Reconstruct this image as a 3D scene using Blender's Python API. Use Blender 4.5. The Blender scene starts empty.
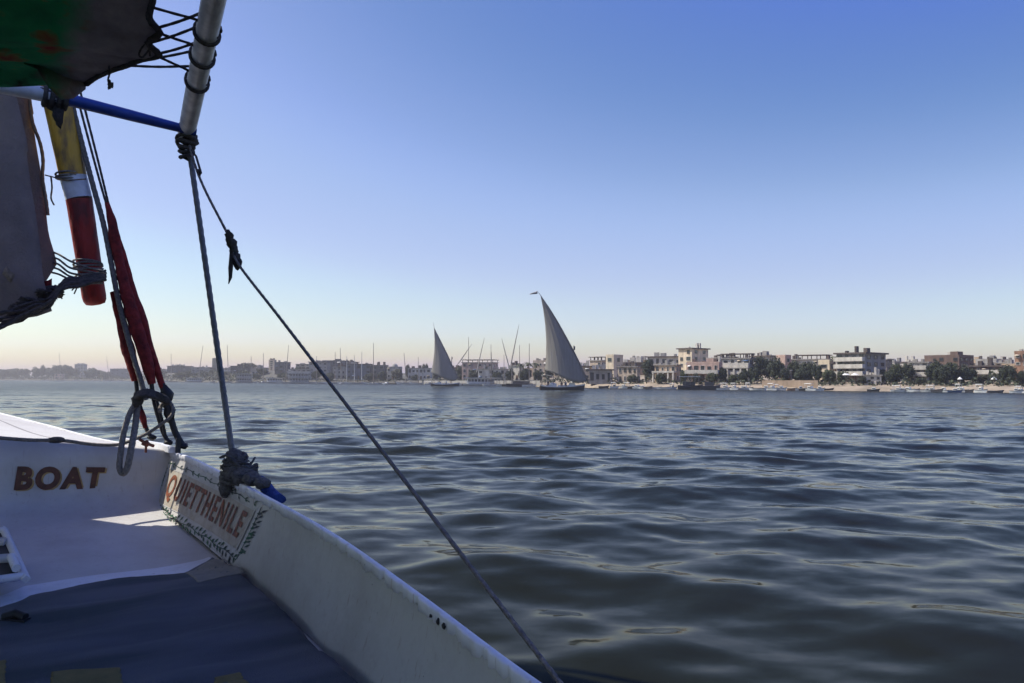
import bpy, math, random
import numpy as np
from mathutils import Vector, Matrix

SC = bpy.context.scene
COL = SC.collection
rad = math.radians

# ------------------------------------------------------------------ camera
FPX = 780.0
PITCH = math.atan(39.6 / 780)
ROLL = math.atan(5 / 1024)
CAM = Vector((0, 0, 2.0))
cF = Vector((0, math.cos(PITCH), math.sin(PITCH)))
cU0 = Vector((0, -math.sin(PITCH), math.cos(PITCH)))
cR0 = Vector((1, 0, 0))
cR = math.cos(ROLL) * cR0 + math.sin(ROLL) * cU0
cU = -math.sin(ROLL) * cR0 + math.cos(ROLL) * cU0
cd = bpy.data.cameras.new('camera')
cam = bpy.data.objects.new('camera', cd)
COL.objects.link(cam)
m = Matrix((cR, cU, -cF)).transposed().to_4x4()
m.translation = CAM
cam.matrix_world = m
cd.sensor_width = 36
cd.lens = FPX / 1024 * 36
cd.clip_start = 0.05
cd.clip_end = 20000
SC.camera = cam

# ------------------------------------------------------------------ light, sky, exposure
HAZE_D = 0.00038
SUN_AZ, SUN_EL = -83.0, 53.0
S = Vector((math.sin(rad(SUN_AZ)) * math.cos(rad(SUN_EL)), math.cos(rad(SUN_AZ)) * math.cos(rad(SUN_EL)), math.sin(rad(SUN_EL))))
w = bpy.data.worlds.new('World')
SC.world = w
w.use_nodes = True
nt = w.node_tree
bg = nt.nodes['Background']
sky = nt.nodes.new('ShaderNodeTexSky')
sky.sky_type = 'NISHITA'
sky.sun_disc = False
sky.sun_elevation = rad(SUN_EL)
sky.sun_rotation = rad(SUN_AZ)
sky.altitude = 100
sky.air_density = 1.0
sky.dust_density = 1.0
sky.ozone_density = 3.0
# grade the physical sky to the photograph's white balance and contrast, channel by channel
lo = nt.nodes.new('ShaderNodeMix')
lo.data_type = 'RGBA'
lo.blend_type = 'MULTIPLY'
lo.inputs[0].default_value = 1.0
lo.inputs[7].default_value = (1 / 6, 1 / 6, 1 / 6, 1)
nt.links.new(sky.outputs[0], lo.inputs[6])
cv = nt.nodes.new('ShaderNodeRGBCurve')
for ch, pts in ((0, ((0.12, 0.05), (0.22, 0.118), (0.283, 0.215), (0.35, 0.33), (0.475, 0.46), (0.66, 0.66), (0.843, 0.86), (1, 0.95))),
                (1, ((0.2, 0.10), (0.358, 0.213), (0.457, 0.33), (0.543, 0.44), (0.69, 0.55), (0.79, 0.68), (0.943, 0.85), (1, 0.92))),
                (2, ((0.40, 0.56), (0.56, 0.60), (0.637, 0.565), (0.753, 0.66), (0.853, 0.79), (0.907, 0.81), (1, 0.87)))):
    c = cv.mapping.curves[ch]
    c.points[0].location = (0, 0)
    c.points[1].location = pts[-1]
    for q in pts[:-1]:
        c.points.new(*q)
cv.mapping.update()
nt.links.new(lo.outputs[2], cv.inputs['Color'])
tint = nt.nodes.new('ShaderNodeMix')
tint.data_type = 'RGBA'
tint.blend_type = 'MULTIPLY'
tint.inputs[0].default_value = 1.0
tint.inputs[7].default_value = (6.75, 7.0, 6.7, 1)
tint.clamp_result = False
nt.links.new(cv.outputs[0], tint.inputs[6])
nt.links.new(tint.outputs[2], bg.inputs[0])
bg.inputs[1].default_value = 0.07
sl = bpy.data.lights.new('sun', 'SUN')
sl.energy = 2.6
sl.angle = rad(0.5)
sl.color = (1.0, 0.94, 0.85)
so = bpy.data.objects.new('sun', sl)
COL.objects.link(so)
so.rotation_euler = (-S).to_track_quat('-Z', 'Y').to_euler()
so.location = (-30, 10, 40)
SC.view_settings.view_transform = 'Standard'
SC.view_settings.look = 'None'
SC.view_settings.gamma = 1
SC.view_settings.exposure = 1.22
SC.view_settings.use_curve_mapping = False
SC.cycles.use_denoising = True
SC.cycles.use_adaptive_sampling = True
SC.cycles.adaptive_threshold = 0.02
SC.cycles.max_bounces = 6
SC.cycles.diffuse_bounces = 3
SC.cycles.glossy_bounces = 3
SC.cycles.volume_bounces = 0
SC.cycles.caustics_reflective = False
SC.cycles.caustics_refractive = False


# ------------------------------------------------------------------ picture <-> world
def ray(px, py):
    d = cF * FPX + cR * (px - 512) + cU * (341.5 - py)
    return d / d.y


def atY(px, py, Y):
    return CAM + ray(px, py) * Y


def atz(px, py, z):
    d = ray(px, py)
    return CAM + d * ((z - 2.0) / d.z)


def hor(px):
    return 378.6 + 5.0 * px / 1024


def lerp(xs, ys, x):
    return float(np.interp(x, xs, ys))


# ------------------------------------------------------------------ mesh builder
class MB:
    def __init__(s):
        s.v = []
        s.f = []
        s.mi = []
        s.sm = []
        s.uv = None

    def add(s, vs, fs, mi=0, sm=False):
        b = len(s.v)
        s.v.extend([tuple(p) for p in vs])
        for f in fs:
            s.f.append(tuple(i + b for i in f))
            s.mi.append(mi)
            s.sm.append(sm)
        return b

    def box(s, c, d, rz=0.0, mi=0, rx=0.0, taper=1.0):
        x, y, z = d[0] / 2, d[1] / 2, d[2] / 2
        R = Matrix.Rotation(rz, 3, 'Z') @ Matrix.Rotation(rx, 3, 'X')
        C = Vector(c)
        vs = []
        for k in (-1, 1):
            t = taper if k > 0 else 1.0
            for a, b in ((-1, -1), (1, -1), (1, 1), (-1, 1)):
                vs.append(C + R @ Vector((a * x * t, b * y * t, k * z)))
        s.add(vs, [(3, 2, 1, 0), (4, 5, 6, 7), (0, 1, 5, 4), (1, 2, 6, 5), (2, 3, 7, 6), (3, 0, 4, 7)], mi)
        return s

    def rings(s, rings, mi=0, sm=True, caps=True, close=True):
        n = len(rings[0])
        vs = [p for r in rings for p in r]
        fs = []
        for i in range(len(rings) - 1):
            for j in range(n if close else n - 1):
                k = (j + 1) % n
                fs.append((i * n + j, i * n + k, (i + 1) * n + k, (i + 1) * n + j))
        s.add(vs, fs, mi, sm)
        if caps and close:
            s.add(rings[0], [tuple(range(n - 1, -1, -1))], mi, False)
            s.add(rings[-1], [tuple(range(n))], mi, False)
        return s

    def tube(s, pts, r, n=8, mi=0, caps=True, twist=0.0, ecc=1.0):
        pts = [Vector(p) for p in pts]
        if not hasattr(r, '__len__'):
            r = [r] * len(pts)
        up = None
        rg = []
        for i, p in enumerate(pts):
            t = (pts[min(i + 1, len(pts) - 1)] - pts[max(i - 1, 0)])
            if t.length < 1e-9:
                t = Vector((0, 0, 1))
            t.normalize()
            if up is None:
                up = Vector((0, 0, 1)) if abs(t.z) < 0.9 else Vector((1, 0, 0))
            a = up - t * up.dot(t)
            if a.length < 1e-6:
                a = t.orthogonal()
            a.normalize()
            up = a
            b = t.cross(a)
            rg.append([p + (a * math.cos(2 * math.pi * j / n + twist * i) * ecc + b * math.sin(2 * math.pi * j / n + twist * i)) * r[i] for j in range(n)])
        return s.rings(rg, mi, True, caps)

    def grid(s, P, mi=0, sm=True):
        """P: rows of points"""
        n = len(P[0])
        vs = [p for r in P for p in r]
        fs = [(i * n + j, i * n + j + 1, (i + 1) * n + j + 1, (i + 1) * n + j) for i in range(len(P) - 1) for j in range(n - 1)]
        s.add(vs, fs, mi, sm)
        return s

    def sheet(s, P, th, mi=0):
        """a grid with thickness th (a Vector offset)"""
        n = len(P[0])
        m_ = len(P)
        th = Vector(th)
        top = [[Vector(p) for p in r] for r in P]
        bot = [[p - th for p in r] for r in top]
        vs = [p for r in top for p in r] + [p for r in bot for p in r]
        o = n * m_
        fs = []
        for i in range(m_ - 1):
            for j in range(n - 1):
                q = (i * n + j, i * n + j + 1, (i + 1) * n + j + 1, (i + 1) * n + j)
                fs.append(q)
                fs.append(tuple(k + o for k in reversed(q)))
        for j in range(n - 1):
            fs.append((j + 1, j, j + o, j + 1 + o))
            q = (m_ - 1) * n + j
            fs.append((q, q + 1, q + 1 + o, q + o))
        for i in range(m_ - 1):
            fs.append((i * n, (i + 1) * n, (i + 1) * n + o, i * n + o))
            q = i * n + n - 1
            fs.append((q + n, q, q + o, q + n + o))
        s.add(vs, fs, mi, True)
        return s

    def blob(s, c, r, seed=0, mi=0, nu=10, nv=7, amp=0.2):
        rnd = random.Random(seed)
        ph = [rnd.uniform(0, 6.28) for _ in range(6)]
        rg = []
        for i in range(nv + 1):
            th = math.pi * (i + 0.02) / (nv + 0.04)
            ring = []
            for j in range(nu):
                a = 2 * math.pi * j / nu
                d = Vector((math.sin(th) * math.cos(a), math.sin(th) * math.sin(a), math.cos(th)))
                k = 1 + amp * (math.sin(3 * d.x + ph[0]) * math.sin(4 * d.y + ph[1]) + 0.6 * math.sin(7 * d.z + ph[2] + 3 * d.x) + 0.5 * math.sin(9 * d.y + ph[3]))
                ring.append(Vector(c) + Vector((d.x * r[0], d.y * r[1], d.z * r[2])) * k)
            rg.append(ring)
        return s.rings(rg, mi, True, True)

    def build(s, name, mats, parent=None, loc=None):
        me = bpy.data.meshes.new(name)
        me.from_pydata(s.v, [], s.f)
        if not isinstance(mats, (list, tuple)):
            mats = [mats]
        for k in mats:
            me.materials.append(k)
        me.polygons.foreach_set('material_index', s.mi)
        me.polygons.foreach_set('use_smooth', s.sm)
        if s.uv is not None:
            ul = me.uv_layers.new(name='UVMap')
            li = np.empty(len(me.loops), dtype=np.int32)
            me.loops.foreach_get('vertex_index', li)
            ul.data.foreach_set('uv', np.asarray(s.uv, dtype=np.float32)[li].ravel())
        me.update()
        o = bpy.data.objects.new(name, me)
        COL.objects.link(o)
        if parent is not None:
            o.parent = parent
        if loc is not None:
            o.location = loc
        return o


def tag(o, label=None, cat=None, group=None, kind=None):
    if label:
        o['label'] = label
    if cat:
        o['category'] = cat
    if group:
        o['group'] = group
    if kind:
        o['kind'] = kind
    return o


def empty(name, loc, rz=0.0, label=None, cat=None, group=None):
    o = bpy.data.objects.new(name, None)
    COL.objects.link(o)
    o.location = loc
    o.rotation_euler = (0, 0, rz)
    o.empty_display_size = 0.3
    return tag(o, label, cat, group)


def copy_tree(src, parent=None):
    c = src.copy()
    COL.objects.link(c)
    c.parent = parent
    for ch in list(src.children):
        copy_tree(ch, c)
    return c


# ------------------------------------------------------------------ materials
def mat(name, col, rough=0.7, var=0.15, scale=3.0, bump=0.0, bscale=20.0, col2=None, thresh=None, metal=0.0, spec=0.5, stretch=None, detail=5, trans=0.0):
    M = bpy.data.materials.new(name)
    M.use_nodes = True
    N, L = M.node_tree.nodes, M.node_tree.links
    b = N['Principled BSDF']
    b.inputs['Roughness'].default_value = rough
    b.inputs['Metallic'].default_value = metal
    b.inputs['Specular IOR Level'].default_value = spec
    tc = N.new('ShaderNodeTexCoord')
    src = tc.outputs['Object']
    if stretch:
        mp = N.new('ShaderNodeMapping')
        mp.inputs['Scale'].default_value = stretch
        L.new(src, mp.inputs[0])
        src = mp.outputs[0]
    no = N.new('ShaderNodeTexNoise')
    no.inputs['Scale'].default_value = scale
    no.inputs['Detail'].default_value = detail
    no.inputs['Roughness'].default_value = 0.6
    L.new(src, no.inputs['Vector'])
    cr = N.new('ShaderNodeValToRGB')
    c = Vector(col[:3])
    if col2 is None:
        lo, hi = c * (1 - var), c * (1 + var)
        p0, p1 = 0.3, 0.7
    else:
        lo, hi = Vector(col2[:3]), c
        p0, p1 = thresh or (0.35, 0.6)
    cr.color_ramp.elements[0].position = p0
    cr.color_ramp.elements[1].position = p1
    cr.color_ramp.elements[0].color = (*lo, 1)
    cr.color_ramp.elements[1].color = (*[min(1, k) for k in hi], 1)
    L.new(no.outputs['Fac'], cr.inputs[0])
    L.new(cr.outputs[0], b.inputs['Base Color'])
    if bump > 0:
        n2 = N.new('ShaderNodeTexNoise')
        n2.inputs['Scale'].default_value = bscale
        n2.inputs['Detail'].default_value = 4
        L.new(src, n2.inputs['Vector'])
        bp = N.new('ShaderNodeBump')
        bp.inputs['Strength'].default_value = bump
        bp.inputs['Distance'].default_value = 0.02
        L.new(n2.outputs['Fac'], bp.inputs['Height'])
        L.new(bp.outputs[0], b.inputs['Normal'])
    if trans > 0:
        tr = N.new('ShaderNodeBsdfTranslucent')
        L.new(cr.outputs[0], tr.inputs['Color'])
        mx = N.new('ShaderNodeMixShader')
        mx.inputs[0].default_value = trans
        L.new(b.outputs[0], mx.inputs[1])
        L.new(tr.outputs[0], mx.inputs[2])
        L.new(mx.outputs[0], N['Material Output'].inputs[0])
    return M


def nodes(M):
    return M.node_tree.nodes, M.node_tree.links, M.node_tree.nodes['Principled BSDF']


def paint_white(name, base=(0.74, 0.74, 0.76), grime=(0.42, 0.39, 0.36), chips=True):
    """worn white paint: broad yellowed patches, small scratches and dark chips"""
    M = mat(name, base, 0.5, bump=0.28, bscale=7)
    N, L, b = nodes(M)
    tc = N.new('ShaderNodeTexCoord')

    def noise(sc, det, st=None):
        n = N.new('ShaderNodeTexNoise')
        n.inputs['Scale'].default_value = sc
        n.inputs['Detail'].default_value = det
        n.inputs['Roughness'].default_value = 0.65
        s_ = tc.outputs['Object']
        if st:
            mp = N.new('ShaderNodeMapping')
            mp.inputs['Scale'].default_value = st
            L.new(s_, mp.inputs[0])
            s_ = mp.outputs[0]
        L.new(s_, n.inputs['Vector'])
        return n.outputs['Fac']

    def ramp(src, p0, p1):
        r = N.new('ShaderNodeMapRange')
        r.inputs['From Min'].default_value = p0
        r.inputs['From Max'].default_value = p1
        L.new(src, r.inputs['Value'])
        return r.outputs[0]

    def mix(f, a, bb, scale=1.0):
        mx = N.new('ShaderNodeMix')
        mx.data_type = 'RGBA'
        if scale != 1.0:
            mm = N.new('ShaderNodeMath')
            mm.operation = 'MULTIPLY'
            mm.inputs[1].default_value = scale
            L.new(f, mm.inputs[0])
            f = mm.outputs[0]
        L.new(f, mx.inputs[0])
        for k, i in ((a, 6), (bb, 7)):
            if isinstance(k, tuple):
                mx.inputs[i].default_value = (*k, 1)
            else:
                L.new(k, mx.inputs[i])
        return mx.outputs[2]
    c = mix(ramp(noise(1.6, 6), 0.42, 0.68), base, grime, 0.55)
    c = mix(ramp(noise(14, 4), 0.55, 0.8), c, grime, 0.35)
    c = mix(ramp(noise(3.0, 6, (8, 1.2, 8)), 0.66, 0.74), c, (0.3, 0.27, 0.25), 0.35)
    c = mix(ramp(noise(5, 5, (10, 10, 0.7)), 0.60, 0.72), c, (0.24, 0.13, 0.07), 0.50)
    if chips:
        c = mix(ramp(noise(30, 3), 0.73, 0.75), c, (0.06, 0.05, 0.045), 0.9)
        c = mix(ramp(noise(11, 6), 0.70, 0.72), c, (0.22, 0.20, 0.19), 0.6)
    for l in list(b.inputs['Base Color'].links):
        L.remove(l)
    L.new(c, b.inputs['Base Color'])
    return M


M = {}
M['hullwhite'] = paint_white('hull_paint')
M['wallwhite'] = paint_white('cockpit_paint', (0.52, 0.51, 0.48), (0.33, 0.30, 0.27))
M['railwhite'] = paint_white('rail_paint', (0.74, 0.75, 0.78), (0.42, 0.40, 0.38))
M['black'] = mat('black_rubber', (0.02, 0.02, 0.02), 0.6)
M['letter'] = mat('letter_paint', (0.10, 0.035, 0.02), 0.5, 0.5, 18)
M['letteredge'] = mat('letter_edge_paint', (0.38, 0.25, 0.09), 0.5, 0.3, 20)  # ochre paint of the letters' offset edge
M['signpanel'] = mat('sign_cream', (0.42, 0.385, 0.32), 0.5, 0.15, 12, col2=(0.34, 0.29, 0.22), thresh=(0.35, 0.6))
M['signred'] = mat('sign_red_brown', (0.24, 0.075, 0.03), 0.5, 0.4, 26, col2=(0.07, 0.03, 0.022), thresh=(0.38, 0.55))
M['leafpaint'] = mat('painted_leaf', (0.03, 0.12, 0.05), 0.6, 0.6, 5, col2=(0.03, 0.035, 0.04), thresh=(0.4, 0.6))
M['silver'] = mat('silver_paint', (0.60, 0.60, 0.59), 0.45, 0.3, 7, 0.3, 24, metal=0.1, stretch=(1, 1, 1))
M['bluepole'] = mat('blue_paint', (0.02, 0.06, 0.28), 0.45, 0.3, 9, 0.2, 20)
M['polewhite'] = mat('pole_white', (0.62, 0.62, 0.64), 0.5, 0.2, 9)
M['yellow'] = mat('yellow_paint', (0.56, 0.32, 0.035), 0.6, 0.25, 5, 0.8, 12, col2=(0.24, 0.14, 0.04), thresh=(0.38, 0.56), stretch=(2.2, 2.2, 0.7))
M['red'] = mat('red_paint', (0.38, 0.028, 0.020), 0.6, 0.25, 5, 0.8, 12, col2=(0.14, 0.02, 0.018), thresh=(0.36, 0.56), stretch=(2.2, 2.2, 0.7))
M['redcloth'] = mat('red_cloth', (0.21, 0.020, 0.016), 0.95, 0.55, 14, 1.0, 22)
M['rope'] = mat('grey_rope', (0.25, 0.225, 0.195), 0.95, 0.35, 60, 0.9, 160)
M['ropedark'] = mat('dark_rope', (0.085, 0.075, 0.066), 0.95, 0.35, 60, 0.8, 160)
M['ropetan'] = mat('tan_rope', (0.30, 0.23, 0.16), 0.95, 0.3, 60, 0.8, 160)
M['steel'] = mat('twisted_bar', (0.20, 0.205, 0.22), 0.5, 0.3, 40, 0.5, 90, metal=0.3)
M['footcloth'] = mat('dark_brown_rope', (0.095, 0.078, 0.066), 1.0, 0.5, 40, 0.9, 120)
M['rag'] = mat('grey_rag', (0.12, 0.115, 0.11), 1.0, 0.45, 30, 1.0, 90)
M['bluerag'] = mat('blue_rag', (0.02, 0.05, 0.20), 0.9, 0.4, 20, 0.6, 50)
M['rust'] = mat('rusty_iron', (0.25, 0.08, 0.04), 0.8, 0.4, 30, 0.5, 60)
M['sail'] = mat('brown_sail', (0.27, 0.215, 0.185), 0.95, 0.18, 5, 0.5, 60, trans=0.10)
M['farsail'] = mat('grey_sail', (0.33, 0.305, 0.27), 0.95, 0.13, 1.4, 0.2, 6, trans=0.30, stretch=(1.6, 0.3, 0.12))


def canopy_mat():
    Mx = mat('canopy_cloth', (0.34, 0.295, 0.265), 0.95, 0.3, 6, 0.6, 40)
    N, L, b = nodes(Mx)
    tc = N.new('ShaderNodeTexCoord')
    sp = N.new('ShaderNodeSeparateXYZ')
    L.new(tc.outputs['Object'], sp.inputs[0])
    no = N.new('ShaderNodeTexNoise')
    no.inputs['Scale'].default_value = 5
    no.inputs['Detail'].default_value = 3
    L.new(tc.outputs['Object'], no.inputs['Vector'])
    cr = N.new('ShaderNodeValToRGB')
    e = cr.color_ramp.elements
    e[0].position = 0.30
    e[0].color = (0.26, 0.04, 0.03, 1)
    e[1].position = 0.40
    e[1].color = (0.22, 0.17, 0.06, 1)
    k = e.new(0.455)
    k.color = (0.030, 0.32, 0.13, 1)
    k = e.new(0.62)
    k.color = (0.018, 0.24, 0.10, 1)
    k = e.new(0.72)
    k.color = (0.012, 0.03, 0.018, 1)
    L.new(no.outputs['Fac'], cr.inputs[0])
    # the printed panel is the inboard part of the cloth
    ad = N.new('ShaderNodeMath')
    ad.operation = 'MULTIPLY_ADD'
    ad.inputs[1].default_value = 0.25
    L.new(no.outputs['Fac'], ad.inputs[0])
    L.new(sp.outputs['X'], ad.inputs[2])
    mr = N.new('ShaderNodeMapRange')
    mr.inputs['From Min'].default_value = 0.46
    mr.inputs['From Max'].default_value = 0.60
    mr.inputs['To Min'].default_value = 1
    mr.inputs['To Max'].default_value = 0
    L.new(ad.outputs[0], mr.inputs['Value'])
    mx = N.new('ShaderNodeMix')
    mx.data_type = 'RGBA'
    L.new(mr.outputs[0], mx.inputs[0])
    old = b.inputs['Base Color'].links[0].from_socket
    L.new(old, mx.inputs[6])
    L.new(cr.outputs[0], mx.inputs[7])
    L.new(mx.outputs[2], b.inputs['Base Color'])
    tr = N.new('ShaderNodeBsdfTranslucent')
    L.new(mx.outputs[2], tr.inputs['Color'])
    ms = N.new('ShaderNodeMixShader')
    ms.inputs[0].default_value = 0.36
    L.new(b.outputs[0], ms.inputs[1])
    L.new(tr.outputs[0], ms.inputs[2])
    L.new(ms.outputs[0], N['Material Output'].inputs[0])
    return Mx


M['canopy'] = canopy_mat()


def mat_mat():
    """the dark blue printed mat: navy bands, soft teal waves; khaki and ochre patches are their own slots"""
    Mx = mat('mat_navy', (0.028, 0.036, 0.075), 0.95, 0.3, 3, 0.5, 180)
    N, L, b = nodes(Mx)
    tc = N.new('ShaderNodeTexCoord')
    mp = N.new('ShaderNodeMapping')
    mp.inputs['Scale'].default_value = (0.5, 2.2, 1)
    mp.inputs['Rotation'].default_value = (0, 0, 0.25)
    L.new(tc.outputs['Object'], mp.inputs[0])
    no = N.new('ShaderNodeTexNoise')
    no.inputs['Scale'].default_value = 1.6
    no.inputs['Detail'].default_value = 3
    L.new(mp.outputs[0], no.inputs['Vector'])
    cr = N.new('ShaderNodeValToRGB')
    e = cr.color_ramp.elements
    e[0].position = 0.35
    e[0].color = (0.055, 0.068, 0.068, 1)
    e[1].position = 0.62
    e[1].color = (0.135, 0.135, 0.145, 1)
    L.new(no.outputs['Fac'], cr.inputs[0])
    L.new(cr.outputs[0], b.inputs['Base Color'])
    return Mx


M['mat'] = mat_mat()
M['khaki'] = mat('mat_khaki', (0.25, 0.235, 0.19), 0.95, 0.12, 20, 0.4, 180)
M['ochre'] = mat('mat_ochre', (0.20, 0.155, 0.05), 0.95, 0.15, 20, 0.4, 180)


def deck_mat():
    Mx = paint_white('deck_paint', (0.58, 0.56, 0.53), (0.40, 0.36, 0.31))
    N, L, b = nodes(Mx)
    tc = N.new('ShaderNodeTexCoord')
    sp = N.new('ShaderNodeSeparateXYZ')
    L.new(tc.outputs['UV'], sp.inputs[0])
    mu = N.new('ShaderNodeMath')
    mu.operation = 'MULTIPLY'
    mu.inputs[1].default_value = 5.0
    L.new(sp.outputs['X'], mu.inputs[0])
    fr = N.new('ShaderNodeMath')
    fr.operation = 'FRACT'
    L.new(mu.outputs[0], fr.inputs[0])
    lt = N.new('ShaderNodeMath')
    lt.operation = 'LESS_THAN'
    lt.inputs[1].default_value = 0.055
    L.new(fr.outputs[0], lt.inputs[0])
    mx = N.new('ShaderNodeMix')
    mx.data_type = 'RGBA'
    L.new(lt.outputs[0], mx.inputs[0])
    old = b.inputs['Base Color'].links[0].from_socket
    L.new(old, mx.inputs[6])
    mx.inputs[7].default_value = (0.22, 0.19, 0.17, 1)
    L.new(mx.outputs[2], b.inputs['Base Color'])
    return Mx


M['deck'] = deck_mat()


def water_mat():
    Mx = bpy.data.materials.new('river_water')
    Mx.use_nodes = True
    N, L, b = nodes(Mx)
    b.inputs['Base Color'].default_value = (0.010, 0.011, 0.005, 1)
    b.inputs['Roughness'].default_value = 0.05
    b.inputs['IOR'].default_value = 1.33
    b.inputs['Specular IOR Level'].default_value = 0.07
    tc = N.new('ShaderNodeTexCoord')

    def math_(op, x, y=None, z=None):
        n = N.new('ShaderNodeMath')
        n.operation = op
        for i, k in enumerate((x, y, z)):
            if k is None:
                continue
            if isinstance(k, (int, float)):
                n.inputs[i].default_value = k
            else:
                L.new(k, n.inputs[i])
        return n.outputs[0]
    # fine ripples everywhere; the wind waves that the mesh is too coarse for fade in with the distance from the boat
    ln = N.new('ShaderNodeVectorMath')
    ln.operation = 'LENGTH'
    L.new(tc.outputs['Object'], ln.inputs[0])
    far = N.new('ShaderNodeMapRange')
    far.inputs['From Min'].default_value = 9
    far.inputs['From Max'].default_value = 60
    far.inputs['To Min'].default_value = 0.0
    far.inputs['To Max'].default_value = 1.0
    L.new(ln.outputs['Value'], far.inputs['Value'])
    rg = N.new('ShaderNodeMapRange')
    rg.inputs['From Min'].default_value = 20
    rg.inputs['From Max'].default_value = 170
    rg.inputs['To Min'].default_value = 0.06
    rg.inputs['To Max'].default_value = 0.27
    L.new(ln.outputs['Value'], rg.inputs['Value'])
    L.new(rg.outputs[0], b.inputs['Roughness'])
    sx = sy = None
    for sc, st, det, amp, fade in ((0.11, (0.35, 1.0, 1), 2, 0.36, True), (0.45, (0.4, 1.0, 1), 2, 0.55, True), (1.7, (0.55, 1.0, 1), 2, 0.7, True), (4.5, (0.55, 1.0, 1), 2, 0.12, False), (4.0, (0.55, 1.0, 1), 2, 0.22, True), (13.0, (0.7, 1, 1), 2, 0.04, False)):
        mp = N.new('ShaderNodeMapping')
        mp.inputs['Scale'].default_value = st
        mp.inputs['Rotation'].default_value = (0, 0, 0.15)
        L.new(tc.outputs['Object'], mp.inputs[0])
        n = N.new('ShaderNodeTexNoise')
        n.inputs['Scale'].default_value = sc
        n.inputs['Detail'].default_value = det
        n.inputs['Roughness'].default_value = 0.5
        L.new(mp.outputs[0], n.inputs['Vector'])
        sp = N.new('ShaderNodeSeparateColor')
        L.new(n.outputs['Color'], sp.inputs[0])
        x = math_('MULTIPLY', math_('SUBTRACT', sp.outputs[0], 0.5), amp * 0.6)
        y = math_('MULTIPLY', math_('SUBTRACT', sp.outputs[1], 0.5), amp)
        if fade:
            x, y = math_('MULTIPLY', x, far.outputs[0]), math_('MULTIPLY', y, far.outputs[0])
        sx = x if sx is None else math_('ADD', sx, x)
        sy = y if sy is None else math_('ADD', sy, y)
    cb = N.new('ShaderNodeCombineXYZ')
    L.new(sx, cb.inputs[0])
    L.new(sy, cb.inputs[1])
    ge = N.new('ShaderNodeNewGeometry')
    ad = N.new('ShaderNodeVectorMath')
    L.new(ge.outputs['Normal'], ad.inputs[0])
    L.new(cb.outputs[0], ad.inputs[1])
    nz = N.new('ShaderNodeVectorMath')
    nz.operation = 'NORMALIZE'
    L.new(ad.outputs[0], nz.inputs[0])
    L.new(nz.outputs[0], b.inputs['Normal'])
    return Mx


M['water'] = water_mat()


# ------------------------------------------------------------------ water: a disc of rings, real waves
def make_water():
    rs = [0.6]
    while rs[-1] < 9000:
        r = rs[-1]
        rs.append(r + max(0.045, 0.33 * r * r / 1560) if r < 900 else r * 1.5)
    rs = np.array(rs)
    dense = np.radians(np.arange(-44, 46, 0.13))
    coarse = np.radians(np.arange(47, 316, 2.5))
    th = np.concatenate([dense, coarse])
    n = len(th)
    dr = np.gradient(rs)
    Rr, T = np.meshgrid(rs, th, indexing='ij')
    X = Rr * np.sin(T)
    Y = Rr * np.cos(T)
    DR = np.repeat(dr[:, None], n, 1)
    ang = np.repeat(np.gradient(th)[None, :], len(rs), 0) * Rr
    Z = np.zeros_like(X)
    DX = np.zeros_like(X)
    DY = np.zeros_like(X)
    rng = np.random.default_rng(11)
    lams = np.exp(np.linspace(math.log(0.28), math.log(6.0), 96))
    for lam in lams:
        lam = lam * rng.uniform(0.93, 1.07)
        k = 2 * math.pi / lam
        d = rad(-96) + rng.normal(0, 0.85 if lam < 1.6 else 0.58)
        kx, ky = math.cos(d), math.sin(d)
        steep = 0.021 * math.exp(-((math.log(lam / 2.5)) / 0.6) ** 2) + 0.0085 * math.exp(-((math.log(lam / 0.75)) / 0.6) ** 2) + 0.002
        A = steep / k * rng.uniform(0.5, 1.5)
        ph = rng.uniform(0, 6.283)
        arg = k * (kx * X + ky * Y) + ph
        sp = np.maximum(np.abs(kx * np.sin(T) + ky * np.cos(T)) * DR, np.abs(kx * np.cos(T) - ky * np.sin(T)) * ang)
        W = np.clip((lam / np.maximum(sp, 1e-4) - 2.2) / 3.0, 0, 1)
        Z += W * A * np.cos(arg)
        DX -= W * A * kx * np.sin(arg) * 0.8
        DY -= W * A * ky * np.sin(arg) * 0.8
    X = X + DX
    Y = Y + DY
    co = np.stack([X, Y, Z], -1).reshape(-1, 3).astype(np.float32)
    nr = len(rs)
    i = np.arange(nr - 1)[:, None]
    j = np.arange(n)[None, :]
    j2 = (j + 1) % n
    q = np.stack([i * n + j, (i + 1) * n + j, (i + 1) * n + j2, i * n + j2], -1).reshape(-1, 4)[:, ::-1]
    me = bpy.data.meshes.new('river_water')
    me.vertices.add(len(co))
    me.vertices.foreach_set('co', co.ravel())
    nf = len(q)
    me.loops.add(nf * 4)
    me.loops.foreach_set('vertex_index', q.ravel().astype(np.int32))
    me.polygons.add(nf)
    me.polygons.foreach_set('loop_start', np.arange(0, nf * 4, 4, dtype=np.int32))
    me.polygons.foreach_set('use_smooth', np.ones(nf, dtype=bool))
    me.materials.append(M['water'])
    me.update(calc_edges=True)
    me.validate()
    o = bpy.data.objects.new('water', me)
    COL.objects.link(o)
    o['kind'] = 'structure'


make_water()

# ------------------------------------------------------------------ river bank terrain
SHX = [-500, -200, 0, 130, 180, 240, 300, 420, 490, 545, 600, 700, 800, 900, 1024, 1300, 1700]
SHD = [1100, 1080, 1040, 960, 640, 520, 455, 420, 320, 272, 242, 210, 196, 183, 167, 140, 120]
OFFS = [-30, -4, 0, 1.5, 5, 10, 18, 30, 60, 120, 260, 700, 2300]
OFFZ = [-2.5, -0.5, 0.02, 0.45, 0.95, 1.5, 2.0, 2.6, 3.6, 5.0, 7.0, 10, 14]


def shore(px):
    return lerp(SHX, SHD, px)


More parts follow.
